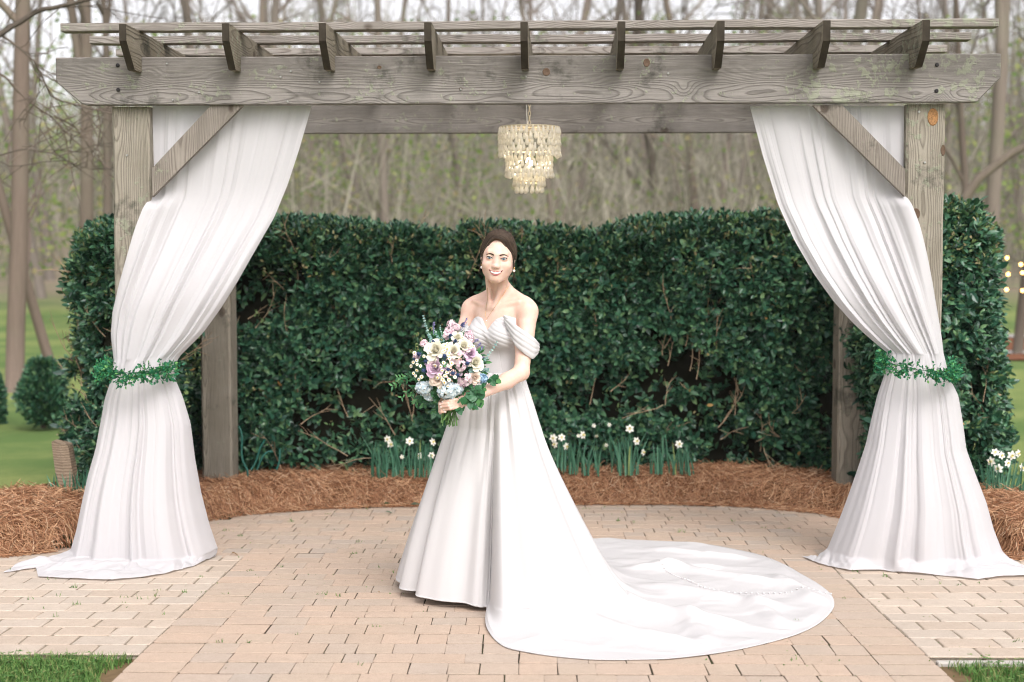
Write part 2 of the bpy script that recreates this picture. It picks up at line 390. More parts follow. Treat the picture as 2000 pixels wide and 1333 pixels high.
def brick_mesh(name, w, d, h, mat, bev, jit, seed):
    r = np.random.default_rng(seed); mb = MB()
    n = 5
    def ring(inset, z, cr):
        pts = []
        for (sx, sy, a0) in ((1, 1, 0), (-1, 1, PI / 2), (-1, -1, PI), (1, -1, 3 * PI / 2)):
            cx, cy = sx * (w / 2 - inset - cr), sy * (d / 2 - inset - cr)
            for k in range(2): a = a0 + k * PI / 2; pts.append([cx + cr * math.cos(a), cy + cr * math.sin(a), z])
        return np.array(pts)
    cr = max(bev * 1.6, .004)
    rg = [ring(0, -h, cr), ring(0, -bev, cr), ring(bev * .35, -bev * .3, cr), ring(bev, 0, cr)]
    j = r.normal(size=(8, 2)) * jit
    for q in rg: q[:, :2] += j
    V = np.concatenate(rg); mb.add(V, gridF(4, 8, False, True)); mb.L.append(np.arange(8) + 24); mb.S.append(np.array([8])); mb.M.append(np.array([0]))
    return mb.mesh(name, mat, smooth=False)
def tile_path():
    """random ashlar fill on a 7.5 cm grid, border courses on both sides"""
    r = np.random.default_rng(3); out = []; u = .076
    y0, y1 = 4.95, 10.1; W_ = LX1 - LX0; bw = .225
    y = y0
    while y < y1:
        for x in (LX0 + bw / 2, LX1 - bw / 2):
            if y < 7.75: out.append((x, y + .076, bw, .152))
        y += .152
    def fill(xa, xb, ya, yb):
        nx = int(round((xb - xa) / u)); ny = int((yb - ya) / u); occ = np.zeros((nx, ny), bool); uu = (xb - xa) / nx
        for j in range(ny):
            for i in range(nx):
                if occ[i, j]: continue
                opts = [(3, 2)] * 6 + [(2, 3)] * 3 + [(2, 2)] * 4; r.shuffle(opts)
                for (a, b) in list(opts) + [(3, 1), (2, 1), (1, 2), (1, 1)]:
                    if i + a <= nx and j + b <= ny and not occ[i:i + a, j:j + b].any():
                        if (nx - i - a) == 1 and a > 1: continue
                        occ[i:i + a, j:j + b] = True; out.append((xa + (i + a / 2) * uu, ya + (j + b / 2) * u, a * uu, b * u)); break
                else:
                    occ[i, j] = True; out.append((xa + (i + .5) * uu, ya + (j + .5) * u, uu, u))
    def rows(xa, xb, ya, yb):
        y = ya; k = 0
        while y < yb:
            h = float(r.choice([.12, .14, .14, .165])); x = xa - (0 if xb - xa < 4 else r.uniform(0, .2)); last = None
            if yb - y - h < .06: h = yb - y
            while x < xb - .01:
                w = float(r.choice([.125, .152, .152, .215])); 
                if xb - x - w < .09: w = xb - x
                out.append((x + w / 2, y + h / 2, w, h)); x += w
            y += h
    rows(LX0 + bw, LX1 - bw, y0, 7.75); rows(-3.6, 3.6, 7.75, y1)
    return [b for b in out if b[1] - b[3] * .5 < rimY(b[0]) + .01]
tiles = tile_path()
def vis_xy(lx, ly, marg=.15):
    x, y = w_xy(lx, ly); return abs(x) < y * 1000 / FPX + marg and y > 5.02
tiles = [b for b in tiles if vis_xy(b[0], b[1])]
tiles.sort(key=lambda b: b[1])
def sheet(name, poly_rows, mat, dz):
    return None
M_SAND = (lambda t: t.end(t.bsdf(t.mix(t.ramp(t.noise(t.tc(), 7.0, 5, .7), [(.45, 0.0), (.62, 1.0)]), (.055, .042, .03), (.055, .065, .025)), .95, .1, t.noise(t.tc(), 300, 2), .5, .002)))(NT('joint_sand'))
gx = np.linspace(-3.9, 3.9, 60); gy = np.linspace(0, 1, 40)
LXg = np.repeat(gx[:, None], 40, 1)
EDGE_Y = tolocal(*G(100, 1278)[:2])[1]                   # near edge of the side fields
def lowY(lx): return np.where((lx > LX0) & (lx < LX1), 4.6, EDGE_Y)
gx = np.unique(np.concatenate([gx, [LX0 - 1e-4, LX0, LX1, LX1 + 1e-4]])); LXg = np.repeat(gx[:, None], 40, 1)
LYg = lowY(LXg) + (rimY(LXg) + .12 - lowY(LXg)) * gy[None]
WX, WY = LXg * PATH_X[0] + LYg * PATH_D[0], LXg * PATH_X[1] + LYg * PATH_D[1]
M_SAND2 = m_plain('pale_joint_sand', (.24, .20, .15), .95, .1, .3, 30)
terrace = props(part('pavement', MB().add(np.stack([WX, WY, zg(WY) - .0048], -1).reshape(-1, 3), gridF(len(gx), 40)), M_SAND), kind='structure')
terrace['label'] = 'warm brick path and rounded terrace under the pergola'
slope = math.atan(.0255)
bm_cache = {}
rr = np.random.default_rng(5)
def place_brick(b, parent, mat, name, bev, jit, gap, h=.05, dz=0.0, obj=True, mb=None):
    w, d = round(b[2] - gap, 3), round(b[3] - gap - (.0115 if bev < .005 else .002), 3); key = (w, d, mat.name, int(rr.integers(4)))
    if key not in bm_cache: bm_cache[key] = brick_mesh(name, w, d, h, mat, bev, jit, len(bm_cache))
    x, y = w_xy(b[0] + rr.normal() * .0012, b[1] + rr.normal() * .0012)
    R = rotz(-A2 + rr.normal() * .006) @ rotx(-slope + rr.normal() * .0018) @ roty(rr.normal() * .0018)
    z = float(zg(y)) + dz + rr.normal() * .0006
    if obj: return put(name, bm_cache[key], parent, Mx((x, y, z), R))
    me = bm_cache[key]
for b in tiles[:300]: place_brick(b, terrace, MBR_O, 'brick', .0012, .0010, .0030)
mb = MB()
for b in tiles[300:]:
    w, d = b[2] - .0035, b[3] - .015; x, y = w_xy(b[0] + rr.normal() * .001, b[1] + rr.normal() * .001)
    R = rotz(-A2 + rr.normal() * .006) @ rotx(-slope + rr.normal() * .0015) @ roty(rr.normal() * .0015)
    t_ = MB(); box(t_, (-w / 2, -d / 2, -.04), (w / 2, d / 2, 0), bev=.0012)
    V = t_.V[0] @ R.T + np.array([x, y, float(zg(y)) + rr.normal() * .001])
    n0 = mb.n; mb.V.append(V); mb.n += len(V)
    for L_, S_, M_ in zip(t_.L, t_.S, t_.M): mb.L.append(L_ + n0); mb.S.append(S_); mb.M.append(M_)
props(part('brick', mb, MBR_I, terrace, smooth=False), kind='stuff')
# the two pale side fields
for side, lab in ((-1, 'pale tumbled paving field left of the brick path'), (1, 'pale tumbled paving field right of the brick path')):
    xa, xb = (-3.9, LX0) if side < 0 else (LX1, 3.9)
    V = []
    for lx in np.linspace(xa, xb, 12):
        for ly in np.linspace(EDGE_Y - .01, 7.75, 12):
            x, y = w_xy(lx, ly); V.append([x, y, zg(y) - .0025])
    fld = props(part('pavement', MB().add(V, gridF(12, 12)), M_SAND2), label=lab, kind='structure')
    y = EDGE_Y; k = 0
    while y < 7.74:
        off = .11 * (k % 2); x = (xb - off) if side < 0 else (xa + off); 
        if off: place_brick((xb - .055 if side < 0 else xa + .055, y + .076, .11, .152), fld, MBP_O, 'paver', .006, .0025, .005, dz=.002)
        while True:
            w = float(rr.choice([.205, .225, .225, .24]))
            cx = x - w / 2 if side < 0 else x + w / 2
            if abs(cx) > 3.7: break
            if vis_xy(cx, y + .07, .2): place_brick((cx, y + .076, w, .152), fld, MBP_O, 'paver', .006, .0025, .005, dz=.002)
            x += -w if side < 0 else w
        y += .152; k += 1
# concrete edging lip before the right-hand field
mb = MB(); a_ = w_xy(LX1 + .02, EDGE_Y - .07); b_ = w_xy(3.9, EDGE_Y - .004)
box(mb, (a_[0], a_[1], zg(a_[1]) - .08), (b_[0], b_[1] + .0, zg(a_[1]) - .005), bev=.004)
props(part('kerb', mb, m_plain('pale_concrete', (.45, .42, .38), .9, .2, .15, 40), smooth=False), kind='structure')
# soil and grass triangles
M_SOIL = m_plain('bare_soil', (.16, .11, .06), .95, .1, .45, 30)
def grass_patch(side):
    xa, xb = (-4.2, LX0 - .004) if side < 0 else (LX1 + .004, 4.2)
    V = []
    for lx in np.linspace(xa, xb, 10):
        for ly in np.linspace(3.6, EDGE_Y - (.0 if side < 0 else .075), 10):
            x, y = w_xy(lx, ly); V.append([x, y, zg(y) - .02])
    props(part('soil', MB().add(V, gridF(10, 10)), M_SOIL), kind='structure')
    N = 26000; r = np.random.default_rng(11 + side)
    lx = r.uniform(xa, xb, N); ly = r.uniform(5.05, EDGE_Y - (.03 if side < 0 else .1), N)
    de = np.abs(lx - (xb if side < 0 else xa)); keep = r.uniform(size=N) < sm((de + .06 * np.sin(ly * 9) - .0) / .05) * (.55 + .45 * (vnoise(np.stack([lx * 6, ly * 6, lx * 0], -1), 4) > -.2))
    lx, ly = lx[keep], ly[keep]; N = len(lx); x = lx * PATH_X[0] + ly * PATH_D[0]; y = lx * PATH_X[1] + ly * PATH_D[1]
    vis = np.abs(x) < y * .36 + .2; x, y = x[vis], y[vis]; N = len(x)
    mb = MB(); h = r.uniform(.018, .05, N); az = r.uniform(0, 6.28, N); ln = r.uniform(.2, 1.1, N) * h
    d = np.stack([np.cos(az), np.sin(az), np.zeros(N)], -1); s_ = np.stack([-np.sin(az), np.cos(az), np.zeros(N)], -1) * .0022
    b0 = np.stack([x, y, zg(y) - .02], -1); up = np.array([0, 0, 1.0])
    mid = b0 + d * (ln * .35)[:, None] + up * (h * .6)[:, None]; tip = b0 + d * ln[:, None] + up * h[:, None]
    V = np.stack([b0 - s_, b0 + s_, mid + s_ * .8, mid - s_ * .8, tip], 1)
    base = (np.arange(N) * 5)[:, None]
    mb.add(V.reshape(-1, 3), np.concatenate([base + [0, 1, 2], base + [0, 2, 3], base + [3, 2, 4]]))
    # clover among the blades
    n2 = 900; lx = r.uniform(xa, xb, n2); ly = r.uniform(5.05, EDGE_Y - .06, n2); ok = np.abs(lx - (xb if side < 0 else xa)) > .12; lx, ly = lx[ok], ly[ok]
    x = lx * PATH_X[0] + ly * PATH_D[0]; y = lx * PATH_X[1] + ly * PATH_D[1]; TV, TF = leaf_t(.8, .1, .1)
    pos = np.stack([x, y, zg(y) + r.uniform(.0, .035, len(x))], -1)
    for k in range(3):
        D = np.stack([np.cos(pos[:, 0] * 99 + k * 2.09), np.sin(pos[:, 0] * 99 + k * 2.09), np.full(len(x), .25)], -1)
        scatter(mb, TV, TF, pos, basis(D, np.array([0, 0, 1.0]) + 0 * D), .014)
    props(part('grass', mb, M_GRASS, smooth=False), label=('short green grass with clover beside the left edge of the brick path' if side < 0 else 'short green grass beside the right edge of the brick path'), cat='grass', kind='stuff')
M_GRASS = m_island('grass_blades', [(0, (.05, .13, .03)), (.4, (.10, .22, .05)), (.75, (.15, .28, .07)), (1, (.30, .30, .12))], .6, .25, .3)
grass_patch(-1); grass_patch(1)
# weeds in the joints
mb = MB(); r = np.random.default_rng(21)
for (u, v) in [(243, 1168), (306, 1155), (440, 1160), (302, 1166), (282, 1172), (135, 1148), (146, 1149), (119, 1166), (150, 1182), (247, 1178), (324, 1201), (83, 1190), (110, 1206), (239, 1188), (392, 1128), (550, 1108), (486, 1115), (442, 1037), (570, 1017), (470, 1048), (360, 1158), (390, 1158), (18, 1116), (95, 1133), (58, 1173), (570, 1020), (628, 1162), (429, 1255), (480, 1256), (577, 1240), (700, 1060), (690, 1082), (745, 1110), (772, 1119), (1145, 995), (1205, 1018), (1235, 1022), (1310, 1012), (1330, 1040), (1430, 1019), (1490, 1031), (1538, 1033), (1480, 1080), (1560, 1220), (1730, 1128), (1915, 1140), (1670, 1118), (1985, 1255), (1840, 1141), (1875, 1144), (1650, 1170), (640, 1005), (720, 996), (1180, 992), (1120, 1001), (1800, 1133), (660, 1165), (735, 1225), (700, 1300), (1545, 1290)]:
    g = G(u, v); n = int(r.integers(2, 8)); sc = r.uniform(.25, .6)
    A = g + np.c_[r.normal(size=n) * .012, r.normal(size=n) * .008, np.zeros(n)]; az = r.uniform(0, 6.28, n)
    B = A + np.c_[np.cos(az) * r.uniform(.008, .03, n), np.sin(az) * .015, r.uniform(.012, .05, n)] * sc
    prisms(mb, A, B, .0022, .0004)
props(part('weeds', mb, M_GRASS, smooth=False), label='small weeds sprouting from the joints of the paving', cat='weeds', kind='stuff')
# moss crumbs in joints
mb = MB(); N = 1500
lx = r.uniform(-3, 3, N); ly = r.uniform(5.3, 9.6, N); g = vnoise(np.stack([lx * 2, ly * 2, lx * 0], -1), 9) > .15; lx, ly = lx[g], ly[g]
ly = 5.15 + np.round((ly - 5.15) / .076) * .076; x = lx * PATH_X[0] + ly * PATH_D[0]; y = lx * PATH_X[1] + ly * PATH_D[1]
TV, TF = leaf_t(.9); scatter(mb, TV, TF, np.stack([x, y, zg(y) + .0005], -1), randrot(len(x), r), r.uniform(.004, .010, len(x)))
props(part('moss', mb, M_GRASS, smooth=False), label='crumbs of green moss along the brick joints', cat='moss', kind='stuff')

# ------------------------------------------------------------------ pine straw bed
def straw_h(X, Y):
    lx, ly = X * PATH_X[0] + Y * PATH_X[1], X * PATH_D[0] + Y * PATH_D[1]
    d = ly - rimY(lx)
    h = .155 * sm(d / .22) + .02 * vnoise(np.stack([X * 3, Y * 3, X * 0], -1), 2)
    h = h + .10 * np.exp(-((X + 2.95) / .55) ** 2 - ((Y - 8.55) / .45) ** 2) + .05 * np.exp(-((X - 1.4) / .9) ** 2 - ((Y - 10.05) / .3) ** 2) + .07 * np.exp(-((X - 2.9) / .5) ** 2 - ((Y - 8.6) / .45) ** 2)
    h = h * sm((d + .02) / .1) - .14 * sm((Y - 10.6) / 1.0)
    return zg(Y) + np.where(d > 0, h, -.03) - .012
xs = np.linspace(-5.2, 5.2, 160); ts = np.linspace(0, 1, 46)
RX = np.repeat(xs[:, None], len(ts), 1); lo = rimY(xs) - .01
hi = np.where(np.abs(xs) < 3.05, 11.9, np.interp(np.abs(xs), [3.05, 3.5, 5.2], [9.35, 9.25, 8.9]))
RY = lo[:, None] + (hi - lo)[:, None] * ts[None] ** 1.4
ZZ = straw_h(RX, RY)
ZZ[:, -1] -= .12
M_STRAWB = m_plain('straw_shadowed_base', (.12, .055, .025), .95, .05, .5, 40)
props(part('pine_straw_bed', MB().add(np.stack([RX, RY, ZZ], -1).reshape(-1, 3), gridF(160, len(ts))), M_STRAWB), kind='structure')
M_STRAW = m_island('pine_needles', [(0, (.13, .045, .018)), (.2, (.23, .10, .045)), (.45, (.33, .16, .08)), (.7, (.41, .225, .12)), (.9, (.50, .30, .165)), (1, (.58, .41, .27))], .6, .3)
def needles(N, seed):
    r = np.random.default_rng(seed); x = r.uniform(-5.2, 5.2, N); d = r.uniform(0, 1, N) ** 1.6 * 1.5 - .035
    y = rimY(x) + d; ok = (np.abs(x) < y * .46 + .3) & ((np.abs(x) < 3.2) | (d < 1.2)); x, y, d = x[ok], y[ok], d[ok]; n = len(x)
    L = r.uniform(.09, .22, n); az = r.uniform(0, 2 * PI, n); az = np.where(r.uniform(size=n) < .35, r.normal(0, .5, n), az); cv = r.normal(0, 1.2, n); tilt = r.normal(0, .22, n)
    K = 5; pts = []; px, py = x.copy(), y.copy(); lift = np.abs(r.normal(0, .013, n)) + .002
    s = np.linspace(-.5, .5, K)
    a = az[:, None] + cv[:, None] * s[None]
    dx = np.cumsum(np.cos(a), 1) * (L / K)[:, None]; dy = np.cumsum(np.sin(a), 1) * (L / K)[:, None]
    X = x[:, None] + dx - dx.mean(1, keepdims=True); Y = y[:, None] + dy - dy.mean(1, keepdims=True)
    Zb = straw_h(X, np.maximum(Y, 0)); Zc = Zb.mean(1, keepdims=True)
    Zz = np.maximum(Zb, np.where(d[:, None] > .06, Zb * .6 + Zc * .4, Zb)) + lift[:, None] + tilt[:, None] * s[None] * L[:, None]
    lx_ = X * PATH_X[0] + Y * PATH_X[1]; ly_ = X * PATH_D[0] + Y * PATH_D[1]
    Zz = np.where(ly_ < rimY(lx_), zg(Y) + .003 + lift[:, None] * .4, np.maximum(Zz, Zb + .002))
    Q = np.stack([X, Y, Zz], -1)
    T = unit(np.gradient(Q, axis=1)); ref = unit(r.normal(size=(n, 1, 3)) + np.array([0, -1.2, .6])); S = unit(np.cross(T, ref)) * (r.uniform(.0009, .0021, n))[:, None, None]
    V = np.stack([Q - S, Q + S], 2).reshape(n, K * 2, 3); base = (np.arange(n) * K * 2)[:, None]
    F = np.concatenate([base + [2 * k, 2 * k + 1, 2 * k + 3, 2 * k + 2] for k in range(K - 1)])
    return V.reshape(-1, 3), F
V, F = needles(96000, 31)
props(part('pine_straw', MB().add(V, F), M_STRAW, smooth=False), label='loose rust-brown pine straw mounded along the rim of the terrace', cat='pine straw', kind='stuff')
# ------------------------------------------------------------------ bare spring woods
def m_bark(name, c1, c2):
    t = NT(name); o = t.tc(); v = t.n('ShaderNodeVectorMath'); v.operation = 'MULTIPLY'; t.l(o, v.inputs[0]); v.inputs[1].default_value = (9, 9, 1.4)
    n = t.noise(v.outputs[0], 1.5, 5, .7); n2 = t.noise(o, .5, 3)
    c = t.mix(n, c1, c2); c = t.mix(t.math('MULTIPLY', t.ramp(n2, [(.5, 0.0), (.65, 1.0)]), .4), c, (.16, .17, .12))
    c = t.mix(t.math('MULTIPLY', t.obj_rand(), .45), c, (.27, .21, .165))
    return t.end(t.bsdf(c, .95, .1, n, .6, .03))
M_BARK = m_bark('grey_brown_bark', (.10, .085, .07), (.24, .205, .175))
M_BARK2 = m_bark('pinkish_bark', (.11, .085, .07), (.23, .175, .14))
M_DARKBARK = m_bark('dark_bark', (.05, .042, .034), (.14, .115, .09))
M_BUDS = m_island('spring_foliage', [(0, (.13, .22, .05)), (.5, (.24, .33, .09)), (.8, (.36, .39, .14)), (1, (.40, .32, .17))], .7, .2, .5)
M_THICK = m_island('brown_twigs', [(0, (.12, .11, .08)), (.5, (.25, .23, .175)), (1, (.40, .37, .30))], .95, .1)
def poly(r, a, d, L, n, wob, up=0.0):
    pts = [np.array(a, float)]; d = d / np.linalg.norm(d)
    for i in range(n):
        d = d + r.normal(size=3) * wob + np.array([0, 0, up]); d = d / np.linalg.norm(d); pts.append(pts[-1] + d * L / n)
    return np.array(pts)
def tree_mesh(seed, H=20.0, r0=.22, lean=(0, 0), wob=.05, start=.3, nb=16, twigs=5, tw=.011, spread=.34, fork=False):
    r = np.random.default_rng(seed); tr = MB(); br = MB(); lf = []
    tk = [(poly(r, (0, 0, -.3), np.array([lean[0], lean[1], 1.0]), H, 14, wob * .5, .01), r0, r0 * .16)]
    if fork:
        b = tk[0][0][4]; tk.append((poly(r, b, np.array([-lean[0] + r.normal() * .3, r.normal() * .3, 1.0]), H * .68, 10, wob * .6, .03), r0 * .62, r0 * .1))
    nb = int(nb * .68)
    for pts, ra, rb in tk: tube(tr, pts, np.linspace(1, 0, len(pts)) ** .8 * (ra - rb) + rb, 9)
    A2_, B2_, RA, RB = [], [], [], []
    for pts, ra, rb in tk:
        K = len(pts) - 1
        for i in range(nb):
            f = start + (1 - start) * (i + r.uniform()) / nb; x = f * K; j = min(int(x), K - 1); p = pts[j] + (pts[j + 1] - pts[j]) * (x - j)
            az = r.uniform(0, 6.28); el = r.uniform(.35, 1.0)
            d = np.array([math.cos(az) * math.cos(el), math.sin(az) * math.cos(el), math.sin(el)])
            L = H * spread * (1.12 - f) * r.uniform(.6, 1.2); b = poly(r, p, d, L, 6, .16, .06); rr_ = ra * (1 - f) * .42 + .018
            tube(br, b, np.linspace(rr_, .012, 7), 5, cap=False)
            for q in range(6):
                g = r.uniform(.25, 1) * 6; jj = min(int(g), 5); pp = b[jj] + (b[jj + 1] - b[jj]) * (g - jj)
                dd = unit(b[jj + 1] - b[jj]) + r.normal(size=3) * .6; c = poly(r, pp, dd, L * r.uniform(.25, .5), 4, .2, .08)
                A2_ += list(c[:-1]); B2_ += list(c[1:]); rs = np.linspace(rr_ * .4 + tw * .5, tw * .8, 5); RA += list(rs[:-1]); RB += list(rs[1:])
                for w in range(twigs):
                    e = c[int(r.integers(1, 5))]; t1 = e + (unit(c[-1] - c[0]) + r.normal(size=3) * .7) * L * r.uniform(.06, .16); t2 = t1 + (t1 - e) * .7 + r.normal(size=3) * L * .03
                    A2_ += [e, t1]; B2_ += [t1, t2]; RA += [tw * .8, tw * .6]; RB += [tw * .6, tw * .3]; lf += [t1, t2]
    prisms(br, np.array(A2_), np.array(B2_), np.array(RA), np.array(RB), 3)
    return tr, br, np.array(lf)
TREES = []
FARLEAF = (np.array([[0, 0, 0], [.5, .38, .06], [1, 0, 0], [.5, -.38, .06]]), np.array([[0, 1, 2], [0, 2, 3]]))
for k, kw in enumerate([dict(H=21, r0=.24, nb=16, start=.3), dict(H=18, r0=.17, lean=(.12, .05), wob=.09, nb=15, start=.2), dict(H=23, r0=.30, nb=18, start=.35, fork=True),
                        dict(H=15, r0=.12, lean=(-.15, 0), wob=.12, nb=15, start=.12), dict(H=19, r0=.2, lean=(.05, 0), wob=.1, nb=16, start=.2, fork=True), dict(H=12, r0=.085, lean=(.2, .1), wob=.14, nb=14, start=.1)]):
    tr, br, lf = tree_mesh(40 + k, **kw)
    fo = MB(); r = np.random.default_rng(k); TV, TF = FARLEAF; pp = np.repeat(lf, 2, 0) + r.normal(size=(len(lf) * 2, 3)) * .16
    scatter(fo, TV, TF, pp, randrot(len(pp), r), r.uniform(.05, .11, len(pp)))
    TREES.append((tr.mesh('trunk', M_BARK), br.mesh('crown', M_BARK), fo.mesh('foliage', M_BUDS, smooth=False)))
def tree(name, x, y, k, rz, s, label, group=None, leafy=False, mats=None, tilt=(0, 0)):
    z = float(terr(np.array(x), np.array(y)))
    t = thing(name, (x, y, z), label, 'tree', group)
    R = rotx(tilt[0]) @ roty(tilt[1]) @ rotz(rz); s = s if hasattr(s, '__len__') else (s, s, s)
    for nm, me in zip(('trunk', 'crown', 'foliage'), TREES[k]):
        if nm == 'foliage' and not leafy: continue
        if mats is not None and nm != 'foliage':
            me = me.copy(); me.materials[0] = mats
        put(nm, me, t, Mx((0, 0, 0), R, s))
    return t
def X_at(u, Y): return P(u, 500, Y)[0]
# trees one can pick out
tree('bare_tree', X_at(22, 17.8), 17.8, 0, 2.0, (.5, .5, .7), 'pinkish brown tree trunk nearest the left border, standing on the lawn', mats=M_BARK2, tilt=(0, .02))
tree('bare_tree', X_at(112, 18.6), 18.6, 3, 1.0, (.6, .6, .65), 'thin brown tree leaning left beside the dark round shrub', mats=M_BARK2, tilt=(0, -.17))
tree('bare_tree', X_at(165, 30), 30, 2, .4, (.55, .55, .8), 'dark forked tree rising just left of the left pergola post', mats=M_DARKBARK)
tree('bare_tree', X_at(200, 33), 33, 4, 1.4, (.6, .6, .7), 'dark crooked tree close beside the left pergola post', mats=M_DARKBARK)
tree('bare_tree', X_at(592, 60), 60, 1, 0.2, 1, 'pale slanting trunk in the gap just right of the left drape')
tree('bare_tree', X_at(1310, 46), 46, 4, 2.6, .9, 'forked dark tree above the hedge, third of the picture in from the right', mats=M_DARKBARK)
tree('bare_tree', X_at(1370, 44), 44, 1, 3.4, .95, 'dark tree with a crooked trunk just left of the right drape', mats=M_DARKBARK)
tree('bare_tree', X_at(1925, 24), 24, 2, 1.1, (.45, .45, .8), 'tall straight trunk just right of the right-hand hedge end', mats=M_BARK)
tree('bare_tree', X_at(1885, 32), 32, 1, 4.4, (.6, .6, .8), 'slender dark trunk directly behind the top of the right-hand hedge end', mats=M_DARKBARK)
tree('bare_tree', X_at(1990, 27), 27, 4, 5.5, (.5, .5, .8), 'crooked tree at the right border of the picture', mats=M_DARKBARK)
r = np.random.default_rng(77); placed = []
cnt = 0
while cnt < 108:
    Y = 30 + 75 * r.uniform() ** .8; u = r.uniform(-120, 2120) if cnt < 74 else (r.uniform(-900, -120) if cnt % 2 else r.uniform(2120, 2900))
    if (u < 235 or u > 1850) and Y < 42: continue
    if -120 < u < 330 and r.uniform() < .82: continue
    x = X_at(u, Y)
    if any((x - a) ** 2 + (Y - b) ** 2 < 2.2 for a, b in placed): continue
    placed.append((x, Y)); k = int(r.integers(6)); leafy = r.uniform() < (.3 if 300 < u < 1700 else .45)
    t = tree('bare_tree', x, Y, k, r.uniform(0, 6.28), (lambda q: (q * .8, q * .8, q))(r.uniform(.75, 1.15)),
             'slender bare tree with thin spring leaf buds in the blurred wood' if leafy else 'slender bare grey-brown tree in the blurred wood behind the hedge',
             'budding trees in the wood' if leafy else 'bare trees in the wood', leafy, tilt=(r.normal() * .05, r.normal() * .08))
    cnt += 1
# understorey thicket and the far edge of the wood: nobody could count these
mb = MB(); N = 9000; Y = 34 + 130 * r.uniform(size=N) ** .9; u = r.uniform(-900, 2900, N); x = (u - 1000) / FPX * Y
ok = ~(((u < 260) | (u > 1860)) & (Y < 58)); x, Y = x[ok], Y[ok]; N = len(x)
A = np.stack([x, Y, terr(x, Y) - .2], -1); H = r.uniform(2.0, 6.5, N) * np.where(Y > 80, np.where(x / Y < -.25, 1.3, 2.3), 1); d = np.stack([r.normal(0, .16, N), r.normal(0, .12, N), np.ones(N)], -1)
rad = r.uniform(.014, .05, N) * np.where(Y > 80, 1.9, 1)
B = A + d * (H * .5)[:, None]; C2 = B + (d + r.normal(size=(N, 3)) * .16) * (H * .5)[:, None]
prisms(mb, A, B, rad, rad * .75, 4); prisms(mb, B, C2, rad * .75, rad * .25, 4)
for q in range(9):
    f = r.uniform(.1, 1, N)[:, None]; S = B + (C2 - B) * f if q % 2 else A + (B - A) * (.5 + .5 * f); E = S + (r.normal(size=(N, 3)) * [.5, .5, .35] + [0, 0, .45]) * (H * .24)[:, None]
    prisms(mb, S, E, rad * .38, rad * .15, 3)
props(part('thicket', mb, M_THICK, smooth=False), label='dense tangle of thin brown saplings under the far trees', cat='thicket', kind='stuff')
mb = MB(); TV, TF = FARLEAF; N = 210000; Y = 42 + 110 * r.uniform(size=N); u = r.uniform(-900, 2900, N); x = (u - 1000) / FPX * Y
cl = vnoise(np.stack([x * .22, Y * .22, x * 0], -1), 5) > .05; x, Y = x[cl], Y[cl]; N = len(x); zz = terr(x, Y) + r.uniform(0.2, 1, N) ** 1.3 * 9
scatter(mb, TV, TF, np.stack([x, Y, zz], -1), randrot(N, r), r.uniform(.10, .24, N))
props(part('understorey_leaves', mb, M_BUDS, smooth=False), label='haze of fresh yellow-green spring leaves low in the wood', cat='foliage', kind='stuff')
# a dark limb reaching in at the top left from a tree outside the picture
t = thing('bare_tree', (-5.6, 11.5, -.12), 'dark bare limbs reaching into the top left corner of the picture', 'tree')
mb = MB(); rb_ = np.random.default_rng(9)
tube(mb, [(-5.7, 11.5, -.3), (-5.6, 11.5, 1.6), (-5.5, 11.6, 3.0), (-5.6, 11.7, 5.6)], [.17, .14, .11, .07], 10); part('trunk', mb, M_DARKBARK, t)
def limb(pix, Y, r0_, r1_, subs=10):
    mb = MB(); pts = np.array([P(a, b, Y + c) for a, b, c in pix]); 
    tt = np.linspace(0, len(pts) - 1, 18); pts = np.stack([np.interp(tt, np.arange(len(pts)), pts[:, i]) for i in range(3)], -1) + np.cumsum(rb_.normal(size=(18, 3)) * .004, 0)
    tube(mb, pts, np.linspace(r0_, r1_, 18), 6)
    A, B = [], []
    for q in range(subs):
        i = int(rb_.integers(3, 17)); d = unit(pts[i] - pts[i - 2]) + rb_.normal(size=3) * .6; a = pts[i]
        for w in range(4):
            b = a + d * rb_.uniform(.06, .14); A.append(a); B.append(b); a = b; d = d + rb_.normal(size=3) * .3
            if w > 0: A.append(a); B.append(a + (unit(d) + rb_.normal(size=3) * .6) * .12)
    prisms(mb, A, B, .0045, .0028, 4); part('branch', mb, M_DARKBARK, t)
limb([(-60, 110, -.4), (10, 60, 0), (80, 22, .1), (150, 8, .1), (250, -20, .3)], 11.6, .026, .012, 6)
limb([(-60, 40, 0), (20, 75, 0), (70, 115, 0), (110, 190, .2), (180, 215, .3), (300, 240, .5)], 11.6, .012, .005, 16)
limb([(-80, 120, 0), (0, 140, 0), (60, 200, 0), (105, 235, .2), (140, 270, .3), (215, 330, .5)], 11.8, .011, .005, 16)
limb([(-80, 320, 0), (40, 290, 0), (100, 300, 0), (180, 350, .2)], 12.5, .008, .004, 10)
# leaning limb at the far right
mb = MB(); tube(mb, [P(2060, 255, 21), P(1975, 300, 21), P(1910, 350, 21), P(1862, 420, 21), P(1850, 470, 21), P(1845, 520, 21)], [.05, .06, .07, .08, .08, .09], 7)
t = thing('fallen_branch', P(1845, 540, 21), 'dark arching branch slanting up to the right behind the right-hand hedge end', 'branch'); part('branch', mb, M_DARKBARK, t)

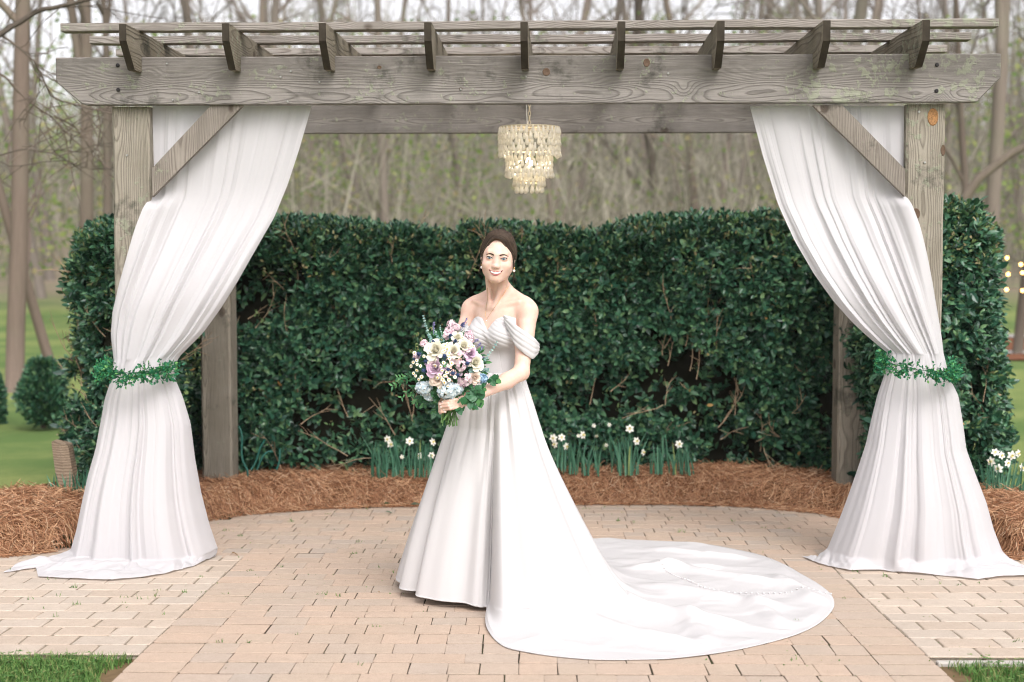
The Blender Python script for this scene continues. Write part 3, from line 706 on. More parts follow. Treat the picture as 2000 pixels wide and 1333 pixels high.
# ------------------------------------------------------------------ round evergreen shrub on the lawn
def shrub(u, vb, vt, hw, Y, label):
    b = P(u, vb, Y); top = Z(vt, Y); w = hw / FPX * Y; h = top - b[2]
    t = thing('evergreen_shrub', b, label, 'shrub'); rs = np.random.default_rng(int(abs(u))); n = 5200
    az = rs.uniform(0, 6.28, n); hh = rs.uniform(0, 1, n) ** .8; pr = np.sin(np.clip(hh, .02, 1) ** .72 * PI * .96) ** .6
    rad = w * pr * np.sqrt(rs.uniform(.25, 1.05, n)) * (1 + .18 * np.sin(az * 3 + hh * 9))
    pos = np.stack([b[0] + rad * np.cos(az), b[1] + rad * np.sin(az), b[2] + .03 + h * hh], -1)
    TV, TF = leaf_t(.35); mb = MB(); D = np.stack([np.cos(az), np.sin(az), rs.normal(.6, .5, n)], -1) + rs.normal(size=(n, 3)) * .4
    scatter(mb, TV, TF, pos, basis(D, rs.normal(size=(n, 3))), rs.uniform(.05, .09, n)); props(part('foliage', mb, M_HLEAF, t, smooth=False), kind='stuff')
    mb = MB(); tube(mb, [b, b + [0, 0, h * .75]], [.03, .01], 6); part('stem', mb, M_DARKBARK, t)
M_HLEAF = m_island('dark_glossy_leaves', [(0, (.012, .044, .027)), (.3, (.026, .090, .052)), (.6, (.050, .142, .074)), (.85, (.085, .20, .10)), (1, (.17, .28, .12))], .30, .5, .06)
M_HLEAF_O = m_island('dark_glossy_leaf', [(0, (.014, .055, .036)), (.5, (.025, .09, .052)), (1, (.06, .15, .07))], .33, .5, .06, obj=True)
M_NEW = m_island('pale_new_leaves', [(0, (.09, .19, .06)), (.6, (.20, .29, .11)), (1, (.42, .33, .18))], .5, .4, .3)
M_YEL = m_island('withered_leaves', [(0, (.35, .17, .05)), (1, (.55, .38, .15))], .6, .3, .3)
M_TWIG = m_plain('tan_twigs', (.40, .29, .19), .85, .2, .35, 30)
shrub(85, 836, 712, 40, 14.0, 'small dark rounded evergreen shrub on the lawn at the far left')
shrub(-14, 850, 740, 18, 14.5, 'dark shrub cut by the left border of the picture')

# ------------------------------------------------------------------ clipped hedges
LT, LTF = leaf_t(.46, .10, .16, .9)
leaf_me = [MB().add(LT * s_, LTF).mesh('leaf', M_HLEAF_O, smooth=False) for s_ in (.07, .08, .09)]
def hedge(name, label, path, zt, zb, depth, seed, n_sh, bare=None, loc=None, topnew=True, nleaf=280, ntw=34, closed=False):
    """path: plan polyline of the camera-side face; zt(s)/zb(s) heights along it"""
    r = np.random.default_rng(seed); path = np.asarray(path, float); seg = np.linalg.norm(np.diff(path, axis=0), axis=1); cs = np.concatenate([[0], np.cumsum(seg)]); Ltot = cs[-1]
    t = thing(name, (path[:, 0].mean(), path[:, 1].mean() + depth / 2, -.12), label, 'hedge')
    def face(s, back=0.0):
        x = np.interp(s, cs, path[:, 0]); y = np.interp(s, cs, path[:, 1]); e = .02
        tx = np.interp(s + e, cs, path[:, 0]) - np.interp(s - e, cs, path[:, 0]); ty = np.interp(s + e, cs, path[:, 1]) - np.interp(s - e, cs, path[:, 1])
        l = np.hypot(tx, ty) + 1e-9; return x, y, ty / l, -tx / l         # outward normal
    def surf(n):
        s = r.uniform(0, Ltot, n); w = r.uniform(0, 1, n); T = zt(s); B = zb(s); topf = depth * .85 / (depth * .85 + (T - B))
        on_top = w < topf; x, y, nx, ny = face(s)
        hh = np.where(on_top, 1.0, r.uniform(0, 1, n) ** .93); tt = np.where(on_top, r.uniform(0, 1, n) * depth * .85, 0)
        bul = .15 * vnoise(np.stack([s * 2.2, hh * 4.2, s * 0], -1), seed) + .07 * vnoise(np.stack([s * 6, hh * 11, s * 0], -1), seed + 1)
        rnd = .13 * sm((hh - .86) / .14) ** 1.3 * (~on_top)                 # rounded shoulder
        px = x - nx * tt + nx * (bul - rnd) * (~on_top); py = y - ny * tt + ny * (bul - rnd) * (~on_top)
        pz = B + (T - B) * hh + np.where(on_top, .045 * vnoise(np.stack([s * 5, tt * 5, s * 0], -1), seed + 2) - .16 * sm(1 - tt / .16) * .6, 0)
        N = np.where(on_top[:, None], np.stack([0 * x, 0 * x, 1 + 0 * x], -1), np.stack([nx, ny, .25 + 1.2 * sm((hh - .8) / .2)], -1))
        return np.stack([px, py, pz], -1), unit(N), on_top, hh, s
    Pp, N, top, hh, s = surf(n_sh)
    dep = r.uniform(0, 1, n_sh) ** 1.4 * .26; Pp = Pp - N * dep[:, None]
    hole = vnoise(np.stack([s * 3.4, hh * 7.5, s * 0], -1), seed + 5) > (.42 if closed else .12)
    keep = ~(hole & ~top & (dep < .20)) ; Pp, N, top, hh, s, dep = [a[keep] for a in (Pp, N, top, hh, s, dep)]; n = len(Pp)
    D = unit(N + r.normal(size=(n, 3)) * .55 + np.array([0, 0, .35])); K = 7; mb = MB()
    # shoots carry leaves in a rising spiral
    U = unit(np.cross(D, r.normal(size=(n, 3)))); Vv = np.cross(D, U)
    pos, dirs, ups, sc = [], [], [], []
    for k in range(K):
        a = k * 2.4 + r.normal(0, .3, n); e = 1.15 - .14 * k + r.normal(0, .15, n)
        rd = np.cos(a)[:, None] * U + np.sin(a)[:, None] * Vv
        dirs.append(unit(rd * np.sin(e)[:, None] + D * np.cos(e)[:, None] + [0, 0, -.12])); ups.append(D + rd * .1); pos.append(Pp + D * (k * .011)); sc.append(r.uniform(.05, .092, n) * (1 - .05 * k))
    pos, dirs, ups, sc = map(np.concatenate, (pos, dirs, ups, sc))
    scatter(mb, LT, LTF, pos, basis(dirs, ups), sc)
    fol = props(part('foliage', mb, M_HLEAF, t, smooth=False), kind='stuff')
    # the leaves that stand out most, each by itself
    front = np.flatnonzero((np.tile(dep, K) < .035) & (np.tile(~top, K))); pick = r.choice(front, min(nleaf, len(front)), replace=False)
    Rb = basis(dirs[pick], ups[pick]); Ng = np.tile(N, (K, 1))[pick]
    for i, q in enumerate(pick):
        put('leaf', leaf_me[i % 3], t, Mx(pos[q] + Ng[i] * .03 - ORG[t.name], Rb[i]))
    # pale new shoots, mostly on top
    nn = int(n_sh * .10); Pq, Nq, tq, hq, sq = surf(nn * 3); k = np.flatnonzero(tq | (hq > .8) | (r.uniform(size=len(tq)) < .08))[:nn]
    mb = MB(); pq = np.repeat(Pq[k], 4, 0) + r.normal(size=(len(k) * 4, 3)) * .016 + np.repeat(Nq[k], 4, 0) * .02
    scatter(mb, LT, LTF, pq, basis(np.repeat(Nq[k], 4, 0) + r.normal(size=(len(pq), 3)) * .7, r.normal(size=(len(pq), 3))), r.uniform(.022, .045, len(pq)))
    props(part('new_leaves', mb, M_NEW, t, smooth=False), kind='stuff')
    k = r.choice(len(Pq), 26, replace=False); mb = MB(); scatter(mb, LT, LTF, Pq[k] + Nq[k] * .02, randrot(26, r), r.uniform(.03, .055, 26)); props(part('withered_leaves', mb, M_YEL, t, smooth=False), kind='stuff')
    # bare twigs showing through
    Pt, Nt, tt_, ht, st = surf(ntw * 4); c = 0
    for i in range(len(Pt)):
        if tt_[i] or c >= ntw: continue
        c += 1; mb = MB(); d = unit(Nt[i] * .18 + r.normal(size=3) * np.array([.45, .15, .5]) + np.array([0, 0, .9])); L = r.uniform(.12, .42); a = Pt[i] - Nt[i] * .05
        pts = poly(r, a, d, L, 5, .14, .02); tube(mb, pts, np.linspace(.0036, .0018, 6), 5)
        for q in range(3):
            b = pts[2 + q]; tube(mb, poly(r, b, unit(pts[-1] - a) + r.normal(size=3) * .6, L * .35, 3, .1), np.linspace(.0024, .0013, 4), 4)
        part('twig', mb, M_TWIG, t)
    # solid core, coloured near black as the shade seen through gaps in the leaves
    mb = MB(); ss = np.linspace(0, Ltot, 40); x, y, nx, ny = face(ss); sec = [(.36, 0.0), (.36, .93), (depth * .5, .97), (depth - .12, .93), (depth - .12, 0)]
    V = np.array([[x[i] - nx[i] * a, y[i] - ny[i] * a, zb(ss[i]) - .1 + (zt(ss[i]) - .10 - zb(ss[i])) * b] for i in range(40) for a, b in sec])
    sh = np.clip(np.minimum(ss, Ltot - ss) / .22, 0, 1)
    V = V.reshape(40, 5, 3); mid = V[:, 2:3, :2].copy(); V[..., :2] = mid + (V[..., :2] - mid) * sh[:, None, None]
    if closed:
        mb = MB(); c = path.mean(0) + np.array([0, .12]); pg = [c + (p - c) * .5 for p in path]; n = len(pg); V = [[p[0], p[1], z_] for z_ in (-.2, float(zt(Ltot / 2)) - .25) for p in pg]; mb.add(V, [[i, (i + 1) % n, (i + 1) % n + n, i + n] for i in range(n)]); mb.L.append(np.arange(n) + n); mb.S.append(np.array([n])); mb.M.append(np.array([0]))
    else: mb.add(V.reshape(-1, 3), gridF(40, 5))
    part('shade_core', mb, M_INNER, t)
    return t
M_INNER = m_plain('hedge_gap_shade', (.020, .020, .013), .95, .05, .5, 20)
HY = 10.15
def hp(*uy): return [(P(u, 600, y)[0], y) for u, y in uy]
def top_of(pts, Y):                        # heights along the hedge from picture coordinates
    xs_ = np.array([(u - 1000) / FPX * Y for u, v in pts]); zs = np.array([Z(v, Y + .1) for u, v in pts]); return xs_, zs
def mk_hedge(label, path, tops, seed, n_sh, zb0=.02, depth=.95, **kw):
    path = np.asarray(path); seg = np.linalg.norm(np.diff(path, axis=0), axis=1); cs = np.concatenate([[0], np.cumsum(seg)])
    xs_, zs = top_of(tops, path[:, 1].mean())
    def zt(s): return np.interp(np.interp(s, cs, path[:, 0]), xs_, zs) - .075
    def zb(s): return zb0 + 0 * np.asarray(s)
    return hedge('hedge', label, path, zt, zb, depth, seed, n_sh, **kw)
mk_hedge('long dark glossy hedge behind the pergola, left of the dip in its top', hp((330, 10.9), (345, 10.25), (520, HY), (895, HY + .03)), [(330, 440), (520, 425), (560, 418), (640, 424), (700, 430), (760, 432), (830, 440), (868, 450), (895, 462)], 1, 7600, ntw=52, nleaf=290)
mk_hedge('long dark glossy hedge behind the pergola, running right from the dip', hp((893, HY + .02), (1300, HY), (1705, HY - .1), (1720, 10.8)), [(890, 448), (910, 432), (960, 434), (1030, 435), (1120, 447), (1180, 445), (1240, 430), (1330, 420), (1440, 415), (1500, 412), (1720, 410)], 2, 11500, ntw=74, nleaf=295)
mk_hedge('nearer dark hedge end left of the left-hand drape', hp((158, 10.3), (150, 9.75), (165, 9.25), (230, 9.1), (330, 9.15), (360, 9.6)), [(120, 430), (160, 425), (240, 421), (360, 424)], 3, 6800, zb0=.0, depth=.42, closed=True, ntw=46, nleaf=200)
mk_hedge('sunlit hedge end to the right of the right-hand drape', hp((1700, 9.6), (1730, 9.1), (1800, 8.95), (1880, 9.0), (1925, 9.15), (1945, 9.7), (1940, 10.3)), [(1700, 400), (1830, 396), (1890, 392), (1925, 402), (1950, 415)], 4, 7200, zb0=.0, depth=.42, closed=True, ntw=30, nleaf=240)

# ------------------------------------------------------------------ thin spring haze through the wood
if HAZE > 0:
    mb = MB(); box(mb, (-158, -11, -1.6), (158, 240, 46)); tH = NT('thin_haze'); pv = tH.n('ShaderNodeVolumePrincipled')
    pv.inputs['Color'].default_value = (.96, .95, .93, 1); pv.inputs['Density'].default_value = HAZE; pv.inputs['Anisotropy'].default_value = .2
    tH.l(pv.outputs[0], tH.out.inputs['Volume']); props(part('haze', mb, tH.m, smooth=False), label='thin pale haze in the air of the wood', kind='stuff')
# ------------------------------------------------------------------ pergola
PA = math.atan((1088 - 1000) / FPX)
PO = np.array([P(1032, 490, 7.72)[0], 7.72, 0.0])
PU = np.array([math.cos(PA), -math.sin(PA), 0]); PV = np.array([math.sin(PA), math.cos(PA), 0])
def PW(u, v, ly):                      # world point where the pixel's ray meets the pergola plane at depth ly
    d = ray(u, v); t = (np.dot(PO, PV) + ly) / np.dot(d, PV); return np.array([0, 0, CAMZ]) + d * t
def PLo(u, v, ly):
    w = PW(u, v, ly) - PO; return np.array([np.dot(w, PU), ly, w[2]])
M_POST = m_wood('weathered_post', (.29, .26, .205), (.37, .335, .275), (.13, .11, .085), 170)
M_BEAM = m_wood('weathered_beam', (.235, .215, .195), (.32, .295, .27), (.10, .09, .08), 215)
M_SLAT = m_wood('weathered_slat', (.27, .245, .215), (.36, .33, .295), (.13, .105, .085), 190)
M_RAFT = m_wood('mossy_rafter', (.20, .17, .12), (.28, .245, .19), (.07, .06, .045), 80)
M_BRACE = m_wood('brown_brace', (.25, .22, .185), (.32, .285, .245), (.14, .115, .095), 110)
M_ENDS = m_plain('dark_mossy_end_grain', (.05, .042, .032), .95, .05, .8, 14)
perg = thing('pergola', (PO[0], PO[1], 0), 'weathered grey-brown wooden pergola framing the woman and the white drapes', 'pergola', rz=-PA)
def Rl(ax, ang=0):                     # orientation of a board: local x along its length
    if ax == 'x': return np.eye(3)
    if ax == 'z': return roty(-PI / 2)
    if ax == 'y': return rotz(PI / 2)
def board(name, c, L, hy, hz, R, mat, bev=.006, label=None, ends=None):
    """rough-sawn board: bevelled, slightly uneven, end grain material"""
    mb = MB(); nx = max(int(L / .18), 4); xs = np.linspace(-L / 2, L / 2, nx); r = np.random.default_rng(abs(hash(name)) % 1000 + len(bpy.data.objects) % 997)
    sec = np.array([(-hy + bev, -hz), (hy - bev, -hz), (hy, -hz + bev), (hy, hz - bev), (hy - bev, hz), (-hy + bev, hz), (-hy, hz - bev), (-hy, -hz + bev)])
    V = np.zeros((nx, 8, 3)); V[..., 0] = xs[:, None]; wob = r.normal(size=(nx, 2)) * .0012
    V[..., 1:] = sec[None] + wob[:, None] + r.normal(size=(nx, 8, 2)) * .0006
    mb.add(V.reshape(-1, 3), gridF(nx, 8, False, True)[:, ::-1]); 
    for k, rev in ((0, False), (nx - 1, True)):
        q = np.arange(8) + k * 8; mb.L.append(q if rev else q[::-1]); mb.S.append(np.array([8])); mb.M.append(np.array([1]))
    me = mb.mesh(name, [mat, ends or mat], smooth=False)
    o = put(name, me, perg, Mx(c, R)); 
    if label: o['label'] = label
    return o
PW_ = .207; TOPZ = Z(205, 7.68)
lfl = PLo(219, 300, 0)[0] + PW_ / 2; rfl = PLo(1846, 300, 0)[0] - PW_ / 2
DP = 1.9
lbl = PLo(393, 800, DP)[0] + PW_ / 2; rbl = PLo(1697, 800, DP)[0] - PW_ / 2
for x, y in ((lfl, PW_ / 2), (rfl, PW_ / 2), (lbl, DP + PW_ / 2), (rbl, DP + PW_ / 2)):
    zb = -.15; zt = TOPZ if y < 1 else TOPZ + .2
    board('post', (x, y, (zb + zt) / 2), zt - zb, PW_ / 2, PW_ / 2, Rl('z'), M_POST, .012)
# beams with chamfered ends: profile in local x-z, extruded in y
def prism_board(name, prof, ya, yb, mat, ends=None, label=None, org=None):
    prof = np.asarray(prof, float); n = len(prof); mb = MB(); org = np.array([prof[:, 0].mean(), (ya + yb) / 2, prof[:, 1].mean()]) if org is None else org
    A = np.c_[prof[:, 0], np.full(n, ya), prof[:, 1]] - org; B = np.c_[prof[:, 0], np.full(n, yb), prof[:, 1]] - org
    mb.add(np.concatenate([A, B]), [[i, (i + 1) % n, (i + 1) % n + n, i + n] for i in range(n)])
    for q in (np.arange(n)[::-1], np.arange(n) + n): mb.L.append(q); mb.S.append(np.array([n])); mb.M.append(np.array([0]))
    o = put(name, mb.mesh(name, [mat] + ([ends] if ends else []), smooth=False), perg, Mx(org)); 
    bv = o.modifiers.new('bevel', 'BEVEL'); bv.width = .005; bv.segments = 1; bv.limit_method = 'ANGLE'
    if label: o['label'] = label
    return o
BF = -.055                                                # face of the front beam stands 55 mm proud of the posts
a = PLo(108, 110, BF); b = PLo(108, 156, BF); c = PLo(168, 204.5, BF); d = PLo(1908, 201.5, BF); e = PLo(1955, 152, BF); f = PLo(1955, 107.5, BF)
zt_, zb_ = (a[2] + f[2]) / 2, (c[2] + d[2]) / 2
prism_board('beam', [(a[0], zt_), (a[0], b[2]), (b[0] + .012, b[2] - .02), (c[0] - .03, zb_ + .012), (c[0], zb_), (d[0], zb_), (e[0], e[2]), (f[0], zt_)][::-1], BF, -.003, M_BEAM, label='broad front beam with clipped ends')
prism_board('beam', [(a[0] + .2, zt_), (a[0] + .2, b[2]), (c[0] + .2, zb_), (d[0] - .2, zb_), (e[0] - .2, e[2]), (f[0] - .2, zt_)][::-1], DP - .055, DP - .003, M_BEAM, label='rear beam seen under the front one')
# rafters, notched over the beams; their shaped tails stand in front
RT = Z(42, 7.37); ft = -.33
for u in (238, 438, 636, 833, 1026, 1215, 1412.5, 1610, 1808):
    x = PLo(u, 80, ft)[0]; 
    z_lo = zt_ - .085; pr = [(ft, RT), (ft, PLo(u, 80, ft)[2]), (ft + .14, z_lo), (ft + .17, z_lo), (BF - .004, z_lo + .004), (BF - .004, zt_ + .002), (DP - .06, zt_ + .002), (DP + .05, zt_ + .002), (DP + .30, zt_ + .05), (DP + .30, RT)]
    pr = np.array(pr); n = len(pr); mb = MB(); h = .019; org = np.array([x, 0.8, (RT + zt_) / 2])
    rr1 = np.random.default_rng(int(u)); 
    V = []
    for s_ in (-h, h): V += [[s_, p[1] - .0 - (org[2]), p[0]] for p in pr]
    # local x along the length (pergola y), local y across, local z up
    A = np.c_[pr[:, 0] - org[1], np.full(n, -h), pr[:, 1] - org[2]]; B = A.copy(); B[:, 1] = h
    mb.add(np.concatenate([A, B]), [[i, (i + 1) % n, (i + 1) % n + n, i + n] for i in range(n)]); mb.M[-1][:3] = 1
    for q in (np.arange(n)[::-1], np.arange(n) + n): mb.L.append(q); mb.S.append(np.array([n])); mb.M.append(np.array([0]))
    o = put('rafter', mb.mesh('rafter', [M_RAFT, M_ENDS], smooth=False), perg, Mx(org, rotz(PI / 2 + rr1.normal() * .006)))
# slats laid across the rafters
for k, (ly, ua, ub, v) in enumerate([(-.10, 118, 1951, 50), (.37, 175, 1897, 75), (.86, 226, 1850, 99), (1.35, 280, 1790, 120)]):
    xa, xb = PLo(ua, v, ly)[0], PLo(ub, v, ly)[0]
    board('slat', ((xa + xb) / 2, ly + .045, RT + .0215), xb - xa, .045, .021, Rl('x'), M_SLAT, .003)
# front diagonal braces
def brace(quad, lab):
    pts = np.array([PLo(u, v, -.032) for u, v in quad])[:, [0, 2]]; c = pts.mean(0); ax = (pts[1] - pts[0]); ax /= np.linalg.norm(ax); nrm = np.array([-ax[1], ax[0]])
    L2 = np.c_[(pts - c) @ ax, (pts - c) @ nrm]; n = 4; mb = MB()
    A = np.c_[L2[:, 0], np.full(4, -.02), L2[:, 1]]; B = A.copy(); B[:, 1] = .02
    ar = np.sum(L2[:, 0] * np.roll(L2[:, 1], -1) - np.roll(L2[:, 0], -1) * L2[:, 1])
    V = np.concatenate([A, B]); F = [[i, (i + 1) % 4, (i + 1) % 4 + 4, i + 4] for i in range(4)] + [[3, 2, 1, 0], [4, 5, 6, 7]]
    mb.add(V, F); R = np.stack([[ax[0], 0, ax[1]], [0, 1, 0], [nrm[0], 0, nrm[1]]], -1)
    if np.linalg.det(R) < 0: R[:, 1] *= -1
    o = put('brace', mb.mesh('brace', M_BRACE, smooth=False), perg, Mx((c[0], -.012, c[1]), R)); o['label'] = lab
brace([(297, 385), (297, 329), (412, 206), (474, 206)], 'left diagonal brace')
brace([(1768, 384), (1768, 331), (1645, 206), (1588, 206)], 'right diagonal brace')
# bolts and screws
M_BOLT = m_plain('rusted_bolt', (.03, .028, .028), .6, .4, .3, 50, Metallic=.6); M_SCREW = m_plain('bright_screw', (.45, .45, .42), .4, .5, .1, 50, Metallic=.8)
def head(u, v, r_, mat, nm, fy=BF):
    mb = MB(); lathe(mb, [(.0001, .006), (r_ * .6, .006), (r_, .003), (r_, -.003)], 10); p = PLo(u, v, fy - .001)
    put(nm, mb.mesh(nm, mat, smooth=False), perg, Mx(p, rotx(PI / 2)))
for u, v in ((230, 128), (231, 176), (1830, 127), (1829, 178)): head(u, v, .011, M_BOLT, 'bolt')
for u, v in ((548, 151), (624, 161), (389, 181), (338, 196), (562, 199), (326, 125), (1027, 150), (900, 175), (568, 140), (644, 141), (1305, 144)): head(u, v, .006, M_SCREW, 'screw')
for u, v in ((248, 304), (1795, 219), (1806, 318)): head(u, v, .007, M_SCREW, 'screw', 0)
M_KNOT = (lambda t: t.end(t.bsdf(t.mix(t.ramp(t.noise(t.tc(), 160, 4, .6), [(.35, 0.0), (.65, 1.0)]), (.16, .085, .04), (.42, .22, .09)), .8, .2)))(NT('orange_knot_wood'))
M_KNOTD = m_plain('dark_knot_wood', (.12, .08, .055), .85, .15, .5, 90)
def knot(u, v, a, b, mat, fy=0.0, rim=True):
    p = PLo(u, v, fy); mb = MB(); lathe(mb, [(.0001, .0015), (.75, .002), (.86, .0035), (1, .0005), (1.0, -.002)], 18)
    V = mb.V[0]; V[:, 0] *= a; V[:, 1] *= b; mb2 = MB().add(V, gridF(5, 18, False, True)); put('knot', mb2.mesh('knot', mat), perg, Mx((p[0], fy, p[2]), rotx(PI / 2)))
knot(1822, 229, .029, .047, M_KNOT); knot(1789, 418, .022, .03, M_KNOTD); knot(1842, 294, .012, .03, M_KNOTD); knot(1067, 141, .021, .021, M_KNOTD, BF); knot(1263, 123, .018, .023, M_KNOTD, BF); knot(900, 174, .009, .007, M_KNOTD, BF); knot(741, 132, .012, .01, M_KNOTD, BF)

# ------------------------------------------------------------------ drapes
M_DRAPE = m_fabric('sheer_white_drape', (.665, .65, .66), .32, 500)
def smooth1(a, n=3):
    for _ in range(n): a = np.concatenate([a[:1], (a[:-2] + 2 * a[1:-1] + a[2:]) / 4, a[-1:]])
    return a
def drape(name, label, up_l, up_r, lo_l, lo_r, pool, seed, sgn):
    """upper fall from the beam to the tie, lower fall from the tie to the paving, all one cloth"""
    r = np.random.default_rng(seed); NS, NVu, NVl = 420, 130, 120
    s = np.linspace(0, 1, NS)
    ph = np.cumsum(1 + .55 * np.sin(s * 17 + seed) + .35 * np.sin(s * 41 + seed * 2)) ; ph = ph / ph[-1]
    def folds(ph, n): w = np.sin(ph * n * 2 * PI); return np.sign(w) * np.abs(w) ** 1.15
    f1 = folds(ph, 9) ; f2 = folds(ph + .03 * np.sin(s * 9), 25); f3 = np.sin(ph * 2 * PI * 5 + 1) ; f4 = folds(ph, 57)
    def lin(pts, v): pts = np.array(pts, float); return np.interp(v, pts[:, 1], pts[:, 0])
    V = []
    vt, vk = 207.0, (708 if sgn < 0 else 704)
    # image-plane guides turned into cloth positions on the pergola's own planes
    tv = np.linspace(0, 1, NVu)
    vL = up_l[0][1] + (up_l[-1][1] - up_l[0][1]) * tv; vR = up_r[0][1] + (up_r[-1][1] - up_r[0][1]) * tv
    uL = smooth1(lin(up_l, vL), 4); uR = smooth1(lin(up_r, vR), 4)
    rows = []
    for i in range(NVu):
        t = tv[i]; ly = .062 - .160 * sm((t - .30) / .52)            # hangs behind the brace, then swings in front of the post
        L = PW(uL[i], vL[i], ly); R = PW(uR[i], vR[i], ly)
        base = L[None] + (R - L)[None] * s[:, None]
        wdt = np.linalg.norm(R - L); am = .0065 * sm(t / .15 + .35) * (1 - .35 * sm((t - .8) / .2)) * (.6 + .9 * sm((t - .3) / .3)); bow = -.10 * sm((t - .35) / .65) * np.sqrt(np.clip(1 - (2 * s - 1) ** 2, 0, 1)) + .035 * sm((t - .5) / .5)
        sag = .05 * np.sin(PI * s) * np.sin(PI * t) * .5
        dis = f1 * am + f2 * am * .12 * (1 - .3 * t) + f3 * am * .8 * sm(t * 1.6) + f4 * .0003 + .006 * np.sin(s * 23 + t * 5)
        edge = np.exp(-(((s if sgn < 0 else 1 - s)) / .16) ** 2); dis = dis - .095 * edge * sm((t - .33) / .08) * (1 - sm((t - .45) / .4))
        y = dis + bow
        x = f2 * .0012 + f1 * .002
        pt = base + PV[None] * y[:, None] + PU[None] * x[:, None]; pt[:, 2] -= sag * sgn * 0
        rows.append(pt)
    tv = np.linspace(0, 1, NVl)[1:]
    vL = lo_l[0][1] + (lo_l[-1][1] - lo_l[0][1]) * tv; vR = lo_r[0][1] + (lo_r[-1][1] - lo_r[0][1]) * tv
    uL = smooth1(lin(lo_l, vL), 4); uR = smooth1(lin(lo_r, vR), 4)
    last = rows[-1]
    for i in range(len(tv)):
        t = tv[i]; ly = -.10 - .02 * t
        L = PW(uL[i], vL[i], ly); R = PW(uR[i], vR[i], ly); base = L[None] + (R - L)[None] * s[:, None]
        am = .0035 + .004 * sm(t / .5); bow = -(.10 + .20 * sm(t)) * np.sqrt(np.clip(1 - (2 * s - 1) ** 2, 0, 1)) + .035 + .06 * t
        dis = f1 * am * .8 + f2 * am * .08 * (1 - .6 * t) + f3 * am * 3.0 * t + f4 * .0002 + .012 * t * np.sin(s * 11 + 3)
        pt = base + PV[None] * (dis + bow)[:, None] + PU[None] * (f2 * .0012)[:, None]
        b = sm(t / .06); pt = pt * b + (last + (pt - last) * b) * (1 - b)
        gz = zg(pt[:, 1]) + .012; pt[:, 2] = np.maximum(pt[:, 2], gz)
        rows.append(pt)
    # pool of cloth on the paving: continues outwards from the foot
    foot = rows[-1]; NP = 46; pl = np.array(pool, float); tp = np.linspace(0, 1, NP)[1:]
    tgt = np.array([G(np.interp(q, pl[:, 0], pl[:, 1]), np.interp(q, pl[:, 0], pl[:, 2])) for q in s])
    for t in tp:
        pt = foot * (1 - t) + tgt * t
        hmp = np.interp(t, [0, .15, .4, .7, 1], [.8, .9, .8, .6, .15]); wr = .5 + .5 * vnoise(np.stack([pt[:, 0] * 9, pt[:, 1] * 16 + t * 2, pt[:, 0] * 0 + seed], -1), seed)
        wr2 = .5 + .5 * vnoise(np.stack([pt[:, 0] * 26, pt[:, 1] * 40, pt[:, 0] * 0], -1), seed + 3)
        flo = zg(pt[:, 1]) + .006 + hmp * (.052 * np.abs(2 * wr - 1) ** .8 + .016 * wr2)
        start = foot[:, 2]; b = np.clip(t / .42, 0, 1) ** .65; pt[:, 2] = start * (1 - b) + flo * b
        pt[:, 2] = np.maximum(pt[:, 2], zg(pt[:, 1]) + .005)
        rows.append(pt)
    Vv = np.array(rows); mb = MB().add(Vv.reshape(-1, 3), gridF(len(rows), NS)[:, ::-1])
    tie = rows[NVu - 1].mean(0)
    t = thing(name, (tie[0], tie[1], zg(tie[1])), label, 'drape')
    cl = part('cloth', mb, M_DRAPE, t)
    k = NVu - 1; lp = rows[k]
    return t, lp
dl, tieL = drape('drape', 'sheer white drape sweeping left to its tie on the left-hand post',
    [(298, 207), (298, 300), (297, 385), (275, 440), (254, 500), (232, 560), (217, 610), (213, 655), (219, 706)],
    [(609, 207), (585, 290), (562, 360), (535, 425), (497, 490), (462, 550), (430, 600), (394, 650), (352, 692)],
    [(219, 706), (214, 740), (200, 780), (190, 830), (180, 880), (165, 930), (152, 985), (140, 1040), (128, 1078)],
    [(340, 700), (336, 738), (352, 778), (366, 830), (373, 900), (384, 970), (398, 1030), (408, 1062), (414, 1080)],
    [(0, 30, 1108), (.04, 5, 1122), (.12, 70, 1112), (.2, 75, 1130), (.3, 140, 1134), (.45, 220, 1137), (.6, 280, 1131), (.75, 330, 1122), (.88, 380, 1108), (1, 420, 1090)], 5, -1)
dr, tieR = drape('drape', 'sheer white drape sweeping right to its tie on the right-hand post',
    [(1464, 207), (1490, 305), (1520, 400), (1552, 470), (1590, 535), (1630, 590), (1668, 632), (1703, 664), (1735, 690)],
    [(1765, 207), (1765, 300), (1766, 384), (1788, 440), (1808, 505), (1823, 560), (1834, 610), (1842, 655), (1846, 692)],
    [(1733, 690), (1732, 730), (1718, 772), (1707, 820), (1697, 870), (1680, 925), (1660, 985), (1640, 1040), (1625, 1078)],
    [(1846, 692), (1856, 735), (1876, 775), (1886, 830), (1893, 880), (1914, 935), (1934, 985), (1950, 1040), (1966, 1078)],
    [(0, 1566, 1089), (.06, 1600, 1104), (.12, 1660, 1118), (.25, 1720, 1117), (.4, 1790, 1124), (.55, 1850, 1128), (.7, 1910, 1136), (.85, 1960, 1130), (1, 2040, 1128)], 8, 1)

